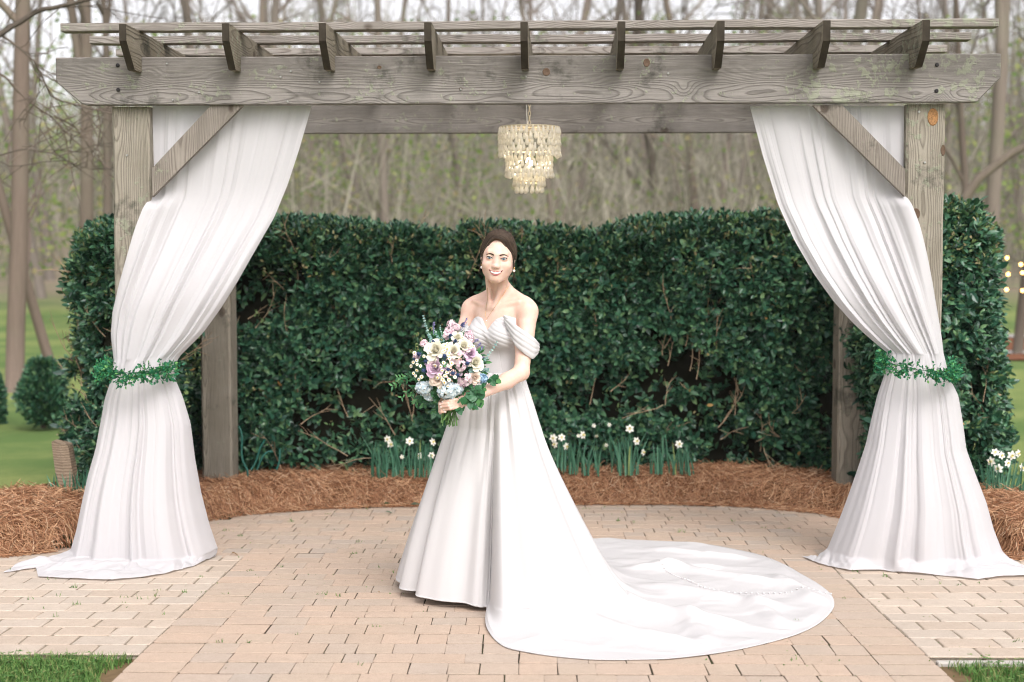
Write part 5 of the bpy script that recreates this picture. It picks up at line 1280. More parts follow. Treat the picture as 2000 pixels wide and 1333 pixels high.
for s_ in (-1, 1):
    cx = s_ * .0330; W2 = .0138
    def up(u): return EZ + .0045 * np.sin(PI * np.clip(u, 0, 1)) ** .75 + s_ * 0
    def dn(u): return EZ - .0026 * np.sin(PI * np.clip(u, 0, 1)) ** .8
    xe = lambda u: cx - W2 + 2 * W2 * u; tl = lambda u: .0014 * (2 * u - 1) * s_
    ey = part('eye', patch(lambda u, v: xe(u), lambda u, v: dn(u) * (1 - v) + up(u) * v + tl(u), 22, 8, .0004, .0012), M_EYEW, person)
    n = HR @ np.array([0, -1.0, 0]); c0 = proj_y(np.array([cx - .0006]), np.array([EZ + .0013]), .0016)[0] + n * .0012
    for nm, rd, mt, dd in (('iris', .0053, M_IRIS, 0), ('pupil', .0023, M_PUP, .0004)):
        mb = MB(); a = np.arange(20) * 2 * PI / 20; rr2 = np.linspace(0.02, 1, 4)[:, None]
        V = c0 + n * dd + (np.stack([rr2 * np.cos(a) * rd, np.zeros((4, 20)) - .0005 * (1 - rr2 ** 2), np.minimum(rr2 * np.sin(a) * rd, .0028)], -1) @ HR.T); mb.add(V.reshape(-1, 3), gridF(4, 20, False, True)); part(nm, mb, mt, ey)
    mb = MB(); g = c0 + n * .0012 + HR @ np.array([-.0012, 0, .0012]); ball(mb, g, .0006, 6, 5); part('eye_glint', mb, M_EYEW, ey)
    part('eyelashes', patch(lambda u, v: xe(u * 1.08 - .04) + s_ * .0012 * v * u, lambda u, v: up(u) + tl(u) + (v - .10) * (.0040 + .001 * (u if s_ > 0 else 1 - u)), 18, 4, .0016, .0006), M_LASH, person)
    part('eyelashes', patch(lambda u, v: xe(u), lambda u, v: dn(u) + tl(u) - v * .0007, 18, 3, .0008, .0002), M_LASH, person)
    part('eyelid_crease', patch(lambda u, v: xe(u), lambda u, v: up(u) + tl(u) + .0036 + v * .0004, 16, 3, .0003, 0), M_LIP, person)
    ux = (lambda u: u) if s_ > 0 else (lambda u: 1 - u)
    bx = lambda u: s_ * (.0125 + .040 * u)
    bz = lambda u: .0140 + .0055 * np.sin(PI * np.clip(u * .95, 0, 1)) ** 1.2 - .004 * u ** 3
    part('eyebrow', patch(lambda u, v: bx(u), lambda u, v: bz(u) + (v - .5) * .0070 * (1 - .75 * u ** 1.6) * np.clip(u * 9 + .45, 0, 1), 20, 5, .0004, .0010), M_BROW, person)
# smiling mouth
MW = .0328
def cl(u): return 2 * u - 1
upo = lambda u: -.0600 + .0075 * np.abs(cl(u)) ** 2 - .0018 * np.exp(-(cl(u) / .12) ** 2) + .0008 * np.exp(-((np.abs(cl(u)) - .25) / .15) ** 2)       # outer top of upper lip
upi = lambda u: -.0636 + .0105 * np.abs(cl(u)) ** 2                                          # under edge of upper lip
lwi = lambda u: -.0748 + .0200 * np.abs(cl(u)) ** 2.1
lwo = lambda u: -.0805 + .0258 * np.abs(cl(u)) ** 2.2
mx = lambda u, v: cl(u) * MW
part('mouth', patch(mx, lambda u, v: lwi(u) * (1 - v) + upi(u) * v, 26, 6, .0005, -.0005), M_MOUTH, person)
for k in range(-4, 5):
    w = (.0046, .0041, .0038, .0034, .0030)[abs(k)]; c = np.sign(k) * sum([.0046, .0041, .0038, .0034, .0030][j] + [.0046, .0041, .0038, .0034, .0030][j + 1] for j in range(abs(k))) / 2 if k else 0
    c = c * 1.42; w *= 1.35; u0 = (c / MW + 1) / 2; du = w / MW / 2 / 2
    if abs(c) > MW * .86: continue
    f = lambda u: u0 - du + 2 * du * u
    part('tooth', patch(lambda u, v: cl(f(u)) * MW, lambda u, v: np.maximum(lwi(f(u)) * .88 + upi(f(u)) * .12, upi(f(u)) - .0088 + .0004 * abs(k)) * (1 - v) + (upi(f(u)) + .0006) * v, 5, 5, .0012, .0007), M_TEETH, person)
part('upper_lip', patch(mx, lambda u, v: upi(u) * (1 - v) + upo(u) * v, 30, 6, .0010, .0022), M_LIP, person)
part('lower_lip', patch(mx, lambda u, v: lwo(u) * (1 - v) + lwi(u) * v, 30, 7, .0010, .0030), M_LIP, person)
for s_ in (-1, 1):
    mb = MB(); ball(mb, proj_y(np.array([s_ * .0062]), np.array([-.0452]), .0002)[0], (.0021, .0016, .0012), 8, 6); part('nostril', mb, M_MOUTH, person)

# ---- hair: swept back from a side part into a low knot
def m_hair():
    t = NT('dark_brown_hair'); r_ = t.isl_rand(); n = t.noise(t.tc(), 90, 3)
    c = t.mix(r_, (.006, .0045, .0035), (.115, .078, .054)); return t.end(t.bsdf(c, .5, .22, n, .2, .002))
M_HAIR = m_hair()
HP = []
def hcap(*a, **k): n0 = len(PR); cap_(*a, **k); HP.append(PR.pop())
def hell(*a, **k): ell_(*a, **k); HP.append(PR.pop())
hell(Hh(0, .036, .033), (.0785, .100, .093), HR, .02)
hell(Hh(.004, .005, .088), (.052, .062, .032), HR, .03)
for s_ in (-1, 1): hell(Hh(s_ * .0625, .022, .012), (.019, .042, .048), HR, .02)
hell(Hh(.0, .125, -.045), (.045, .038, .040), HR, .02)
hell(Hh(-.003, -.098, -.012), (.0630, .072, .110), HR, .008, -1)       # the face stays open
hell(Hh(-.010, -.085, .062), (.036, .05, .036), HR, .012, -1)
for s_ in (-1, 1): hell(Hh(s_ * .082, .006, -.05), (.03, .04, .042), HR, .01, -1)
hx = np.arange(HC[0] - .12, HC[0] + .12, .0026); hy = np.arange(HC[1] - .12, HC[1] + .19, .0026); hz = np.arange(HC[2] - .13, HC[2] + .15, .0026)
HV, HF = nets(hx, hy, hz, HP)
hair = part('hair', MB().add(HV, HF), M_HAIR, person)
def hfield(X):
    d = np.full(X.shape[:-1], .5)
    for p in HP[:5]: d = comb(d, ev(p, X), p['k'], p['op'])
    return d
r = np.random.default_rng(12); mbs = MB()
def strand(pl, off, n=14):
    """pl: head-local waypoints, pulled onto the hair surface"""
    pl = np.array(pl, float); t = np.linspace(0, len(pl) - 1, n); q = np.stack([smooth1(np.interp(t, np.arange(len(pl)), pl[:, i]), 3) for i in range(3)], -1)
    X = HC + q @ HR.T; cen = HC + HR @ np.array([0, .036, .02])
    for _ in range(6): d = hfield(X); X = X + unit(X - cen) * (off - d)[:, None] * .9
    return X
for i in range(1500):
    side = 1 if r.uniform() < .6 else -1
    # hair starts along the hairline / part and is drawn back over the crown and behind the ears
    if side > 0: a = r.uniform(0, 1); st = np.array([-.018 + r.normal() * .003, -.074 + .12 * a, .102 + .02 * a]); mid1 = np.array([.036, -.072 + .11 * a, .093 + .012 * a]); mid2 = np.array([.064, -.050 + .09 * a, .032 + r.normal() * .004]); en0 = np.array([.070, .045, -.012]); en = np.array([.030, .118, -.03 + r.normal() * .012])
    else: a = r.uniform(0, 1); st = np.array([-.018 + r.normal() * .003, -.074 + .12 * a, .102 + .02 * a]); mid1 = np.array([-.053, -.062 + .10 * a, .084 + .010 * a]); mid2 = np.array([-.066, -.036 + .07 * a, .026]); en0 = np.array([-.069, .04, -.012]); en = np.array([-.030, .118, -.03 + r.normal() * .012])
    if r.uniform() < .3: st = np.array([r.uniform(-.05, .05), -.03 + r.uniform(0, .05), .115]); mid1 = st + [0, .05, .012]; mid2 = np.array([st[0] * 1.1, .12, .06]); en0 = mid2 * .98; en = np.array([st[0] * .5, .135, -.02])
    X = strand([st, mid1, mid2, en0, en], r.uniform(.0002, .0026)); tube(mbs, X, np.linspace(1, .6, 14) * r.uniform(.0007, .0016), 3, cap=False)
# the knot and loose wisps
for i in range(60):
    a = r.uniform(0, 6.28); c = np.array([0, .125, -.045]); pts = [c + np.array([.046 * math.cos(a + t) * math.cos(.5 * i), .032 * math.sin(.5 * i) + .006, .042 * math.sin(a + t)]) for t in np.linspace(0, 2.5, 9)]
    tube(mbs, HC + np.array(pts) @ HR.T, .0015, 4, cap=False)
part('hair_strands', mbs, M_HAIR, hair)
mbs = MB()
for (a, b, c, dd, rr3) in [((.076, .0, .0), (.080, .01, -.05), (.083, .012, -.085), (.098, .02, -.118), .0011), ((.074, .0, .0), (.080, .012, -.05), (.078, .014, -.09), (.086, .02, -.128), .0010), ((.075, .0, .002), (.074, .0, -.03), (.081, .01, -.07), (.093, .0, -.10), .0007),
                          ((-.070, -.01, .01), (-.074, -.004, -.03), (-.081, .0, -.06), (-.085, .0, -.085), .0007), ((-.072, 0, .01), (-.080, .0, -.02), (-.086, .01, -.055), (-.080, .01, -.08), .0006), ((.072, -.01, .03), (.077, -.006, .0), (.074, -.008, -.025), (.078, -.004, -.05), .0010), ((-.070, -.012, .03), (-.0725, -.006, .0), (-.070, -.008, -.02), (-.072, -.004, -.035), .0009)]:
    for k in range(4):
        pl = np.array([a, b, c, dd]) + r.normal(size=(4, 3)) * .0018; t = np.linspace(0, 3, 12); q = np.stack([smooth1(np.interp(t, np.arange(4), pl[:, i]), 2) for i in range(3)], -1)
        tube(mbs, HC + q @ HR.T, np.linspace(rr3, rr3 * .3, 12), 4, cap=False)
for k in range(70):                      # flyaways lifting off the crown
    a = r.uniform(-1.1, 1.1); st = np.array([.078 * math.sin(a), r.uniform(-.03, .09), .030 + .094 * math.cos(a)]); d = unit(np.array([math.sin(a) * .4 + r.normal() * .5, .8, math.cos(a) * .3 + r.normal() * .2]))
    q = np.array([st + d * t * .045 + np.array([0, 0, .010 * math.sin(t * 3)]) for t in np.linspace(0, 1, 7)]); tube(mbs, HC + q @ HR.T, np.linspace(.0007, .0003, 7), 3, cap=False)
part('loose_strands', mbs, M_HAIR, hair)

# ---- jewellery and nails
M_GOLD = m_plain('gold', (.80, .52, .20), .25, .5, .05, 50, Metallic=1.0); M_PEARL = m_plain('pearl', (.85, .81, .76), .18, .6, .03); M_NAIL = m_plain('pale_nail_polish', (.78, .66, .62), .2, .6, .02)
for s_, u, v in ((1, 1003.8, 529.5), (-1, 940.8, 522.6)):
    d = Hh(s_ * .0735, .004, -.045); Yq = d[1] - .004; pc = P(u, v, Yq); mb = MB(); ball(mb, pc, .0066, 14, 10); er = part('earring', mb, M_PEARL, person)
    mb = MB()
    for k in range(6): ball(mb, P(u, v - 5.2, Yq) + r.normal(size=3) * .0022, .0026, 8, 6)
    part('gold_cluster', mb, M_GOLD, er)
def onto(Xs, off=.0008, n=40, dirv=np.array([0, -1.0, 0])):
    X = Xs + dirv * .12
    for _ in range(n): X = X - dirv * np.clip(field(X, ('torso', 'body')) - off, -.01, .02)[:, None] * .85
    return X
npts = [(952.5, 562), (953, 578), (949.5, 600), (948.5, 615), (949.8, 625), (958, 612), (972, 592), (984, 574), (993, 560)]
q = np.array([P(u, v, 6.75) for u, v in npts]); t = np.linspace(0, 8, 60); q = np.stack([smooth1(np.interp(t, np.arange(9), q[:, i]), 2) for i in range(3)], -1)
mb = MB(); tube(mb, onto(q), .0007, 5); nk = part('necklace', mb, M_GOLD, person)
mb = MB(); ball(mb, onto(P(949.8, 626, 6.75)[None], .002)[0], .0026, 10, 8); part('pendant', mb, M_PEARL, nk)
for p, d, rr4, nn in NAILS:
    d = unit(d); nn = unit(nn - d * (nn @ d)); s3 = np.cross(d, nn); R = np.stack([d, s3, nn], -1); mb = MB(); ball(mb, p + nn * rr4 * .72 + d * rr4 * .25, (rr4 * .95, rr4 * .72, rr4 * .35), 10, 6, R=R); part('fingernail', mb, M_NAIL, person)

# ---- gown: bodice
M_GOWN = m_fabric('ivory_mikado', (.565, .55, .545), .03, 420, .5, .3, .0, .035)
def radial(al, z, off, base=np.array([0, 0.012, 0])):
    """torso-local polar point on the body surface + offset; al=0 faces front, positive to her left"""
    dr = np.stack([np.sin(al), -np.cos(al), 0 * al], -1); lo = np.zeros(al.shape); hi = np.full(al.shape, .26); c = np.stack([0 * al, .012 + 0 * al, z], -1)
    for _ in range(22):
        m = (lo + hi) / 2; d = field(TC + (c + dr * m[..., None]) @ TR_.T, ('torso',)); lo = np.where(d < off, m, lo); hi = np.where(d < off, hi, m)
    return TC + (c + dr * lo[..., None]) @ TR_.T, dr @ TR_.T
ZW = -.192
na, nz_ = 260, 110; al = np.arange(na) * 2 * PI / na - PI; aa = np.abs(al)
ztop = .018 + .060 * (1 - np.exp(-(aa / .27) ** 1.5)) ; ztop = ztop - .045 * sm((aa - .75) / .6) - .01 * sm((aa - 1.5) / 1)
A_, H_ = np.meshgrid(al, np.linspace(0, 1, nz_), indexing='ij'); ZT = ztop[:, None] + 0 * H_; Zl = ZW + (ZT - ZW) * H_
Q, DRr = radial(A_, Zl, .0065)
zone = sm((Zl + .075) / .012)                                # draped upper band over the smooth lower bodice
dg = Zl + .055 * np.sin(np.clip(A_, -1.6, 1.6)) * 1.0 + .035 * np.cos(A_ * 2) * 0
pleat = np.abs(np.sin(dg * 150 + 2.2 * A_)) ** .6
disp = zone * (.0035 + .0030 * pleat) + (1 - zone) * (.0004 * np.sin(A_ * 3)) - .0014 * np.exp(-((A_ - .55 + (Zl + .1) * 1.6) / .02) ** 2) * (1 - zone) - .0014 * np.exp(-((A_ + .45 - (Zl + .1) * 1.2) / .02) ** 2) * (1 - zone)
disp = disp + .004 * np.exp(-((A_ + .02 + (Zl - .0) * 5.0) / .10) ** 2) * zone * (Zl > -.07)
disp = disp - .004 * sm((H_ - .985) / .015)
Q = Q + DRr * disp[..., None]
rim_in = Q[:, -1:] - DRr[:, -1:] * .006
Q = np.concatenate([Q, rim_in], 1)
part('bodice', MB().add(Q.reshape(-1, 3), gridF(na, nz_ + 1, True, False)), M_GOWN, person)
# off-shoulder sleeves
def sleeve(keysT, keysB, nu=90, nv=26, flap=None):
    kt, kb = np.array(keysT), np.array(keysB); t = np.linspace(0, len(kt) - 1, nu)
    top = np.stack([smooth1(np.interp(t, np.arange(len(kt)), kt[:, i]), 6) for i in range(3)], -1); bot = np.stack([smooth1(np.interp(t, np.arange(len(kb)), kb[:, i]), 6) for i in range(3)], -1)
    v = np.linspace(0, 1, nv); c = (top[:, None] + bot[:, None]) / 2; Pp = top[:, None] * (1 - v[None, :, None]) + bot[:, None] * v[None, :, None]
    T_ = unit(np.gradient(top + bot, axis=0)); Vd = unit(bot - top); N = unit(np.cross(Vd, T_)); f = .006 * np.sin(PI * v) + .0035 * (np.abs(np.sin(v * PI * 4.0)) ** .6) 
    Pp = Pp + N[:, None] * f[None, :, None]; mb = MB(); mb.add(Pp.reshape(-1, 3), gridF(nu, nv)); return mb
cA = P(1020, 672, 6.66)
st = [P(984, 616, 6.655), P(1006, 634, 6.60), P(1026, 648, 6.585), P(1045, 661, 6.61), P(1053, 671, 6.66), P(1045, 668, 6.715), P(1020, 655, 6.75), P(1000, 640, 6.79), P(985, 632, 6.83)]
sb = [P(991, 640, 6.655), P(1005, 676, 6.60), P(1022, 690, 6.58), P(1041, 703, 6.605), P(1050, 692, 6.66), P(1043, 690, 6.715), P(1020, 684, 6.755), P(1000, 668, 6.79), P(985, 650, 6.83)]
part('sleeve', sleeve(st, sb), M_GOWN, person)
mb = MB(); fl = np.array([P(983.5, 615.5, 6.643), P(1007.5, 622, 6.63), P(1008, 637, 6.612), P(1000, 640, 6.625), P(990, 634, 6.64), P(985, 624, 6.646)]); fb = fl + np.array([0, .008, 0])
mb.add(np.concatenate([fl, fb]), [[i, i + 6, (i + 1) % 6 + 6, (i + 1) % 6] for i in range(6)]); mb.L.append(np.arange(6)[::-1]); mb.S.append(np.array([6])); mb.M.append(np.array([0]))
part('sleeve_fold', mb, M_GOWN, person, smooth=False)
st2 = [P(914, 630, 6.765), P(908, 634, 6.75), P(899, 640, 6.76), P(893, 650, 6.83), P(900, 650, 6.89), P(918, 640, 6.90)]
sb2 = [P(918, 640, 6.77), P(908, 662, 6.745), P(893, 676, 6.75), P(887, 678, 6.83), P(896, 676, 6.90), P(916, 662, 6.91)]
part('sleeve', sleeve(st2, sb2), M_GOWN, person)

# ---- gown: skirt and train, one cloth from waist to hem
SCx, SCy = wc[0] + .004, wc[1]
hem_px = [(775, 1150), (790, 1158), (812, 1176), (870, 1188), (936, 1194), (944, 1206), (949, 1228), (962, 1248), (986, 1267), (1060, 1282), (1160, 1291), (1300, 1290), (1450, 1270), (1560, 1240), (1608, 1215), (1629, 1188), (1622, 1165), (1562, 1127), (1480, 1092), (1380, 1073), (1280, 1066), (1172, 1062)]
hem = [G(u, v)[:2] for u, v in hem_px] + [np.array([.25, 8.2]), np.array([-.12, 7.75]), np.array([-.35, 7.35]), np.array([-.53, 7.12])]
hem = np.array(hem); ha = np.unwrap(np.arctan2(hem[:, 1] - SCy, hem[:, 0] - SCx)); hr = np.hypot(hem[:, 0] - SCx, hem[:, 1] - SCy)
NT_, NQ = 900, 230; th = np.arange(NT_) * 2 * PI / NT_
o = np.argsort(ha % (2 * PI)); HA = (ha % (2 * PI))[o]; HRr = hr[o]
Rhem = np.interp(th, np.concatenate([HA - 2 * PI, HA, HA + 2 * PI]), np.tile(HRr, 3))
for _ in range(14): Rhem = (np.roll(Rhem, 1) + 2 * Rhem + np.roll(Rhem, -1)) / 4
dg_ = np.degrees(th)
def around(keys):                                    # periodic interpolation of (degree, value)
    k = np.array(keys, float); a = np.concatenate([k[:, 0] - 360, k[:, 0], k[:, 0] + 360]); v = np.tile(k[:, 1], 3); y = np.interp(dg_, a, v)
    for _ in range(60): y = (np.roll(y, 1) + 2 * y + np.roll(y, -1)) / 4
    return y
Rc = np.minimum(Rhem, around([(0, .56), (30, .62), (60, .8), (90, .9), (120, .7), (150, .6), (180, .6), (235, .5), (262, .42), (272, .62), (300, .78), (330, .68)]))
ex = around([(0, 1.32), (45, 1.3), (90, 1.2), (140, .9), (180, .68), (225, .75), (262, .95), (285, 1.12), (320, 1.3)])
hipw = np.hypot(.1, .08)
RW = 1 / np.sqrt((np.cos(th + math.radians(31)) / .118) ** 2 + (np.sin(th + math.radians(31)) / .094) ** 2)
zw = wc[2] + .004
q = np.linspace(0, 1, NQ)
drop_n = 150; qd = np.linspace(0, 1, drop_n) ** 1.0
on_floor = Rhem > Rc + .04
# raised hem where the gown hangs free
lift = around([(0, .0), (130, .0), (155, .03), (200, .03), (250, .02), (262, .008), (275, 0)])
XY = np.zeros((NT_, NQ)); ZZ = np.zeros((NT_, NQ))
def prof(i):
    r_d = RW[i] + .018 * np.sin(PI * np.clip(qd * 4, 0, 1)) + (Rc[i] - RW[i]) * qd ** ex[i]; gx = SCx + math.cos(th[i]) * r_d; gy = SCy + math.sin(th[i]) * r_d
    zf = zg(gy[-1]) + .012 + lift[i]; z_d = zw + (zf - zw) * qd
    ext = max(Rhem[i] - Rc[i], 1e-3); rf = Rc[i] + ext * np.linspace(0, 1, NQ - drop_n + 1)[1:]; z_f = np.full(len(rf), zf)
    r_ = np.concatenate([r_d, rf]); z_ = np.concatenate([z_d, z_f])
    if ext > .08:
        # round the corner where the cloth meets the paving
        s = np.concatenate([[0], np.cumsum(np.hypot(np.diff(r_), np.diff(z_)))]); S = np.linspace(0, s[-1], NQ); r_, z_ = np.interp(S, s, r_), np.interp(S, s, z_)
        n_it = int(60 + 500 * min(ext, .6)); k = np.array([1, 2, 1]) / 4
        for _ in range(n_it // 4):
            for __ in range(4): r_[1:-1] = (r_[:-2] + 2 * r_[1:-1] + r_[2:]) / 4; z_[1:-1] = (z_[:-2] + 2 * z_[1:-1] + z_[2:]) / 4
    return r_, z_
for i in range(NT_):
    XY[i], ZZ[i] = prof(i)
hfrac = np.clip((zw - ZZ) / (zw + .0), 0, 1)          # 0 waist .. 1 floor
def gv(c, w): return np.exp(-(((dg_ - c + 180) % 360 - 180) / w) ** 2)[:, None]
r = np.random.default_rng(3)
grow = sm(hfrac * 1.15) 
fold = np.zeros_like(XY)
# deep soft pleats, drawn from the gathers at the waist
for c, w, a in [(262, 4.5, -.105), (253, 7, .020), (271, 6, .035), (240, 9, -.012), (222, 12, .014), (206, 7, .020), (194, 4.5, -.055), (182, 8, .03), (279, 4, -.022), (288, 7, .02), (297, 5, -.024), (318, 5, -.022), (330, 6, .02), (343, 5, -.03), (356, 7, .02), (10, 6, -.03), (28, 9, .025), (60, 10, -.03), (90, 10, .03), (120, 12, -.03), (150, 8, .03)]:
    fold += gv(c, w) * a
floor_f = np.clip((XY - (Rc[:, None] - .02)) / .25, 0, 1)
fold = 1.15 * fold * grow * (1 - .9 * sm(floor_f)) 
# fine gathers just under the seam
ph = np.cumsum(1 + .6 * np.sin(th * 9) + .4 * np.sin(th * 23 + 1)); ph = ph / ph[-1]
g1 = np.sin(ph * 2 * PI * 34)[:, None]; g1 = np.sign(g1) * np.abs(g1) ** .7
fold += g1 * (.0042 * np.clip(hfrac / .02, 0, 1) * np.exp(-hfrac / .16) ) + np.sin(ph * 2 * PI * 15 + 1)[:, None] * .0075 * np.exp(-((hfrac - .22) / .2) ** 2)
R2 = XY + fold
X2 = SCx + np.cos(th)[:, None] * R2; Y2 = SCy + np.sin(th)[:, None] * R2
# soft ridges of the train lying on the paving
def ridge(p0, p1, w, h):
    p0 = G(*p0)[:2]; p1 = G(*p1)[:2]; d = p1 - p0; L = np.linalg.norm(d); d /= L; s = (X2 - p0[0]) * d[0] + (Y2 - p0[1]) * d[1]; n = -(X2 - p0[0]) * d[1] + (Y2 - p0[1]) * d[0]
    return h * np.exp(-(n / w) ** 2) * sm(np.clip(s / L, 0, 1) * 4) * sm((1 - np.clip(s / L, 0, 1)) * 4)
rg = ridge((1180, 1100), (1600, 1165), .035, .020) + ridge((1200, 1120), (1430, 1120), .05, .018) + ridge((1240, 1150), (1560, 1200), .07, .022) + ridge((1250, 1085), (1480, 1105), .04, .016) + ridge((1150, 1180), (1480, 1235), .06, .024) + ridge((1090, 1220), (1400, 1275), .07, .026) + ridge((1500, 1130), (1610, 1190), .05, .018) + ridge((1330, 1200), (1390, 1270), .05, .016) + ridge((1460, 1180), (1540, 1235), .05, .016) + ridge((1000, 1200), (1080, 1272), .08, .02)
tip = np.clip((Rhem[:, None] - XY) / .06, 0, 1)
lowm = sm(1 - np.clip((ZZ - zg(Y2)) / .12, 0, 1))
nz1 = .5 + .5 * vnoise(np.stack([X2 * 3.2, Y2 * 4.2, X2 * 0], -1), 33)
nz2 = np.abs(vnoise(np.stack([X2 * 7 + Y2 * 3, Y2 * 9 - X2 * 2, X2 * 0], -1), 35))
Z2 = ZZ + (rg * 1.5 + .018 * nz1 * tip + .006 * (1 - np.clip(nz2 * 2.2, 0, 1)) * tip) * lowm * (floor_f > .02) * tip ** .5
Z2 = np.maximum(Z2, zg(Y2) + .006 + lift[:, None] * (1 - floor_f))
Z2 = Z2 + .010 * np.sin(dg_ * .16)[:, None] * 0
# hem turned under
X3 = np.concatenate([X2, X2[:, -1:] - np.cos(th)[:, None] * .004, X2[:, -1:] - np.cos(th)[:, None] * .05], 1)
Y3 = np.concatenate([Y2, Y2[:, -1:] - np.sin(th)[:, None] * .004, Y2[:, -1:] - np.sin(th)[:, None] * .05], 1)
zl = Z2[:, -1:]; Z3 = np.concatenate([Z2, np.maximum(zl - .005, zg(Y2[:, -1:]) + .002), np.maximum(zl - .003, zg(Y2[:, -1:]) + .003)], 1)
sk = part('skirt', MB().add(np.stack([X3, Y3, Z3], -1).reshape(-1, 3), gridF(NT_, NQ + 2, True, False)), M_GOWN, person)
# covered buttons down the middle of the train
bu = [G(u, v)[:2] for u, v in [(1290, 1120), (1330, 1140), (1370, 1157), (1420, 1166), (1480, 1170), (1540, 1168), (1590, 1166), (1624, 1166)]]
bu = np.array(bu); cs_ = np.concatenate([[0], np.cumsum(np.linalg.norm(np.diff(bu, axis=0), axis=1))])
bm = MB(); ball(bm, (0, 0, 0), (.0065, .0065, .0045), 10, 6); bme = bm.mesh('button', M_GOWN)
flat = np.stack([X2, Y2, Z2], -1)[:, ::2].reshape(-1, 3)
for s in np.arange(0, cs_[-1], .028):
    x = np.interp(s, cs_, bu[:, 0]); y = np.interp(s, cs_, bu[:, 1]); k = np.argmin((flat[:, 0] - x) ** 2 + (flat[:, 1] - y) ** 2)
    put('button', bme, sk, Mx(np.array([x, y, flat[k, 2] + .003]) - BASE))

# ------------------------------------------------------------------ bouquet
BC = P(880, 714, 6.42); RB = .175
def bp(px, py, out=0.0):                # point on the dome of the bouquet, from crop coordinates of the photograph
    u, v = 760 + px / 5.554, 600 + py / 5.554; q = P(u, v, 6.42); d2 = (q[0] - BC[0]) ** 2 + (q[2] - BC[2]) ** 2
    Yq = 6.42 - math.sqrt(max(RB ** 2 - d2, 0)) * .80 - out; q = P(u, v, Yq)
    n = q - (BC + np.array([0, .10, -.03])); return q, n / np.linalg.norm(n)
bq = thing('bouquet', P(876, 800, 6.36), 'full round bridal bouquet of white and mauve roses, blue hydrangea and daisies held in hand', 'bouquet')
BO = ORG[bq.name]
M_WR = m_plain('cream_white_petal', (.84, .80, .66), .55, .25, .05, 60); M_LR = m_plain('mauve_petal', (.64, .46, .58), .55, .25, .14, 60); M_CR = m_plain('blush_cream_petal', (.84, .70, .60), .55, .25, .06, 60)
M_HY = m_island('hydrangea_blue', [(0, (.50, .64, .72)), (.5, (.66, .76, .80)), (1, (.82, .84, .80))], .6, .2, .2); M_HYB = m_island('hydrangea_blue_deep', [(0, (.26, .44, .62)), (1, (.50, .66, .78))], .6, .2, .2)
M_ST = m_island('pink_stock_petal', [(0, (.72, .50, .60)), (.5, (.82, .66, .70)), (1, (.88, .80, .78))], .6, .2, .2); M_TH = m_island('thistle_blue', [(0, (.02, .04, .10)), (.6, (.05, .09, .20)), (1, (.14, .20, .32))], .5, .3)
M_DZ = m_plain('daisy_white', (.84, .82, .74), .6, .2, .03); M_DY = m_plain('daisy_yellow', (.72, .50, .08), .7, .2, .1)
M_EU = m_island('eucalyptus', [(0, (.12, .24, .22)), (.6, (.22, .36, .33)), (1, (.34, .46, .38))], .6, .2, .1); M_RU = m_island('deep_green_leaves', [(0, (.018, .09, .035)), (.6, (.04, .16, .06)), (1, (.09, .25, .08))], .4, .4, .12)
M_STEM = m_island('cut_green_stems', [(0, (.04, .10, .03)), (.6, (.10, .20, .06)), (1, (.24, .28, .12))], .5, .3); M_LAV = m_island('lavender_buds', [(0, (.10, .09, .20)), (1, (.24, .22, .36))], .7, .2)
def petal(w, h, cup, curl, mat, nm):
    u, v = np.meshgrid(np.linspace(-1, 1, 7), np.linspace(0, 1, 6), indexing='ij'); ww = w * np.sin(PI * (.12 + .70 * v)) ** .6; a = u * ww
    x = np.sin(a * 1.0) * (.35 + .65 * v); y = -np.cos(a) * (.35 + .65 * v) * cup ; z = v * h; y = y - curl * v ** 3 - .0; z = z - .25 * curl * v ** 4
    return MB().add(np.stack([x, y, z], -1).reshape(-1, 3), gridF(7, 6)).mesh(nm, mat)
PETS = {}
def rose(c, n, rad, mat, seed, cnt=17):
    r = np.random.default_rng(seed); key = mat.name
    if key not in PETS: PETS[key] = [petal(1.15, .95, 1.0, .0, mat, 'petal'), petal(1.0, 1.0, 1.0, .18, mat, 'petal'), petal(.95, .92, 1.0, .55, mat, 'petal')]
    z = n; x = np.cross([0.3, 0.2, 1.0], z); x /= np.linalg.norm(x); R = np.stack([x, np.cross(z, x), z], -1) @ rotz(r.uniform(0, 6))
    core = MB(); 
    for k in range(3):                    # rolled heart
        a = np.linspace(0, 4.5, 20) + k * 2.1; rr5 = .05 + .035 * (a - a[0]); V = np.stack([np.stack([rr5 * np.cos(a), rr5 * np.sin(a), np.full(20, zz)], -1) for zz in (.2, .55, .86 - .03 * k)], 0) * rad; V = V @ R.T + c - z * rad * .45; core.add(V.reshape(-1, 3), gridF(3, 20))
    o = part('rose', core, mat, bq)
    for k in range(cnt):
        f = k / (cnt - 1); j = 0 if f < .35 else (1 if f < .7 else 2); s = rad * (.34 + .50 * f ** .9); a = k * 2.4 + r.normal() * .15; tilt = -.10 + .46 * f ** 1.3 + r.normal() * .04
        Rr = R @ rotz(a) @ rotx(tilt); hs = rad * (.92 - .12 * f); loc = c - z * rad * (.50 - .0 * f)
        put('petal', PETS[key][j], o, Mx(loc - BO, Rr, (s, s, hs)))
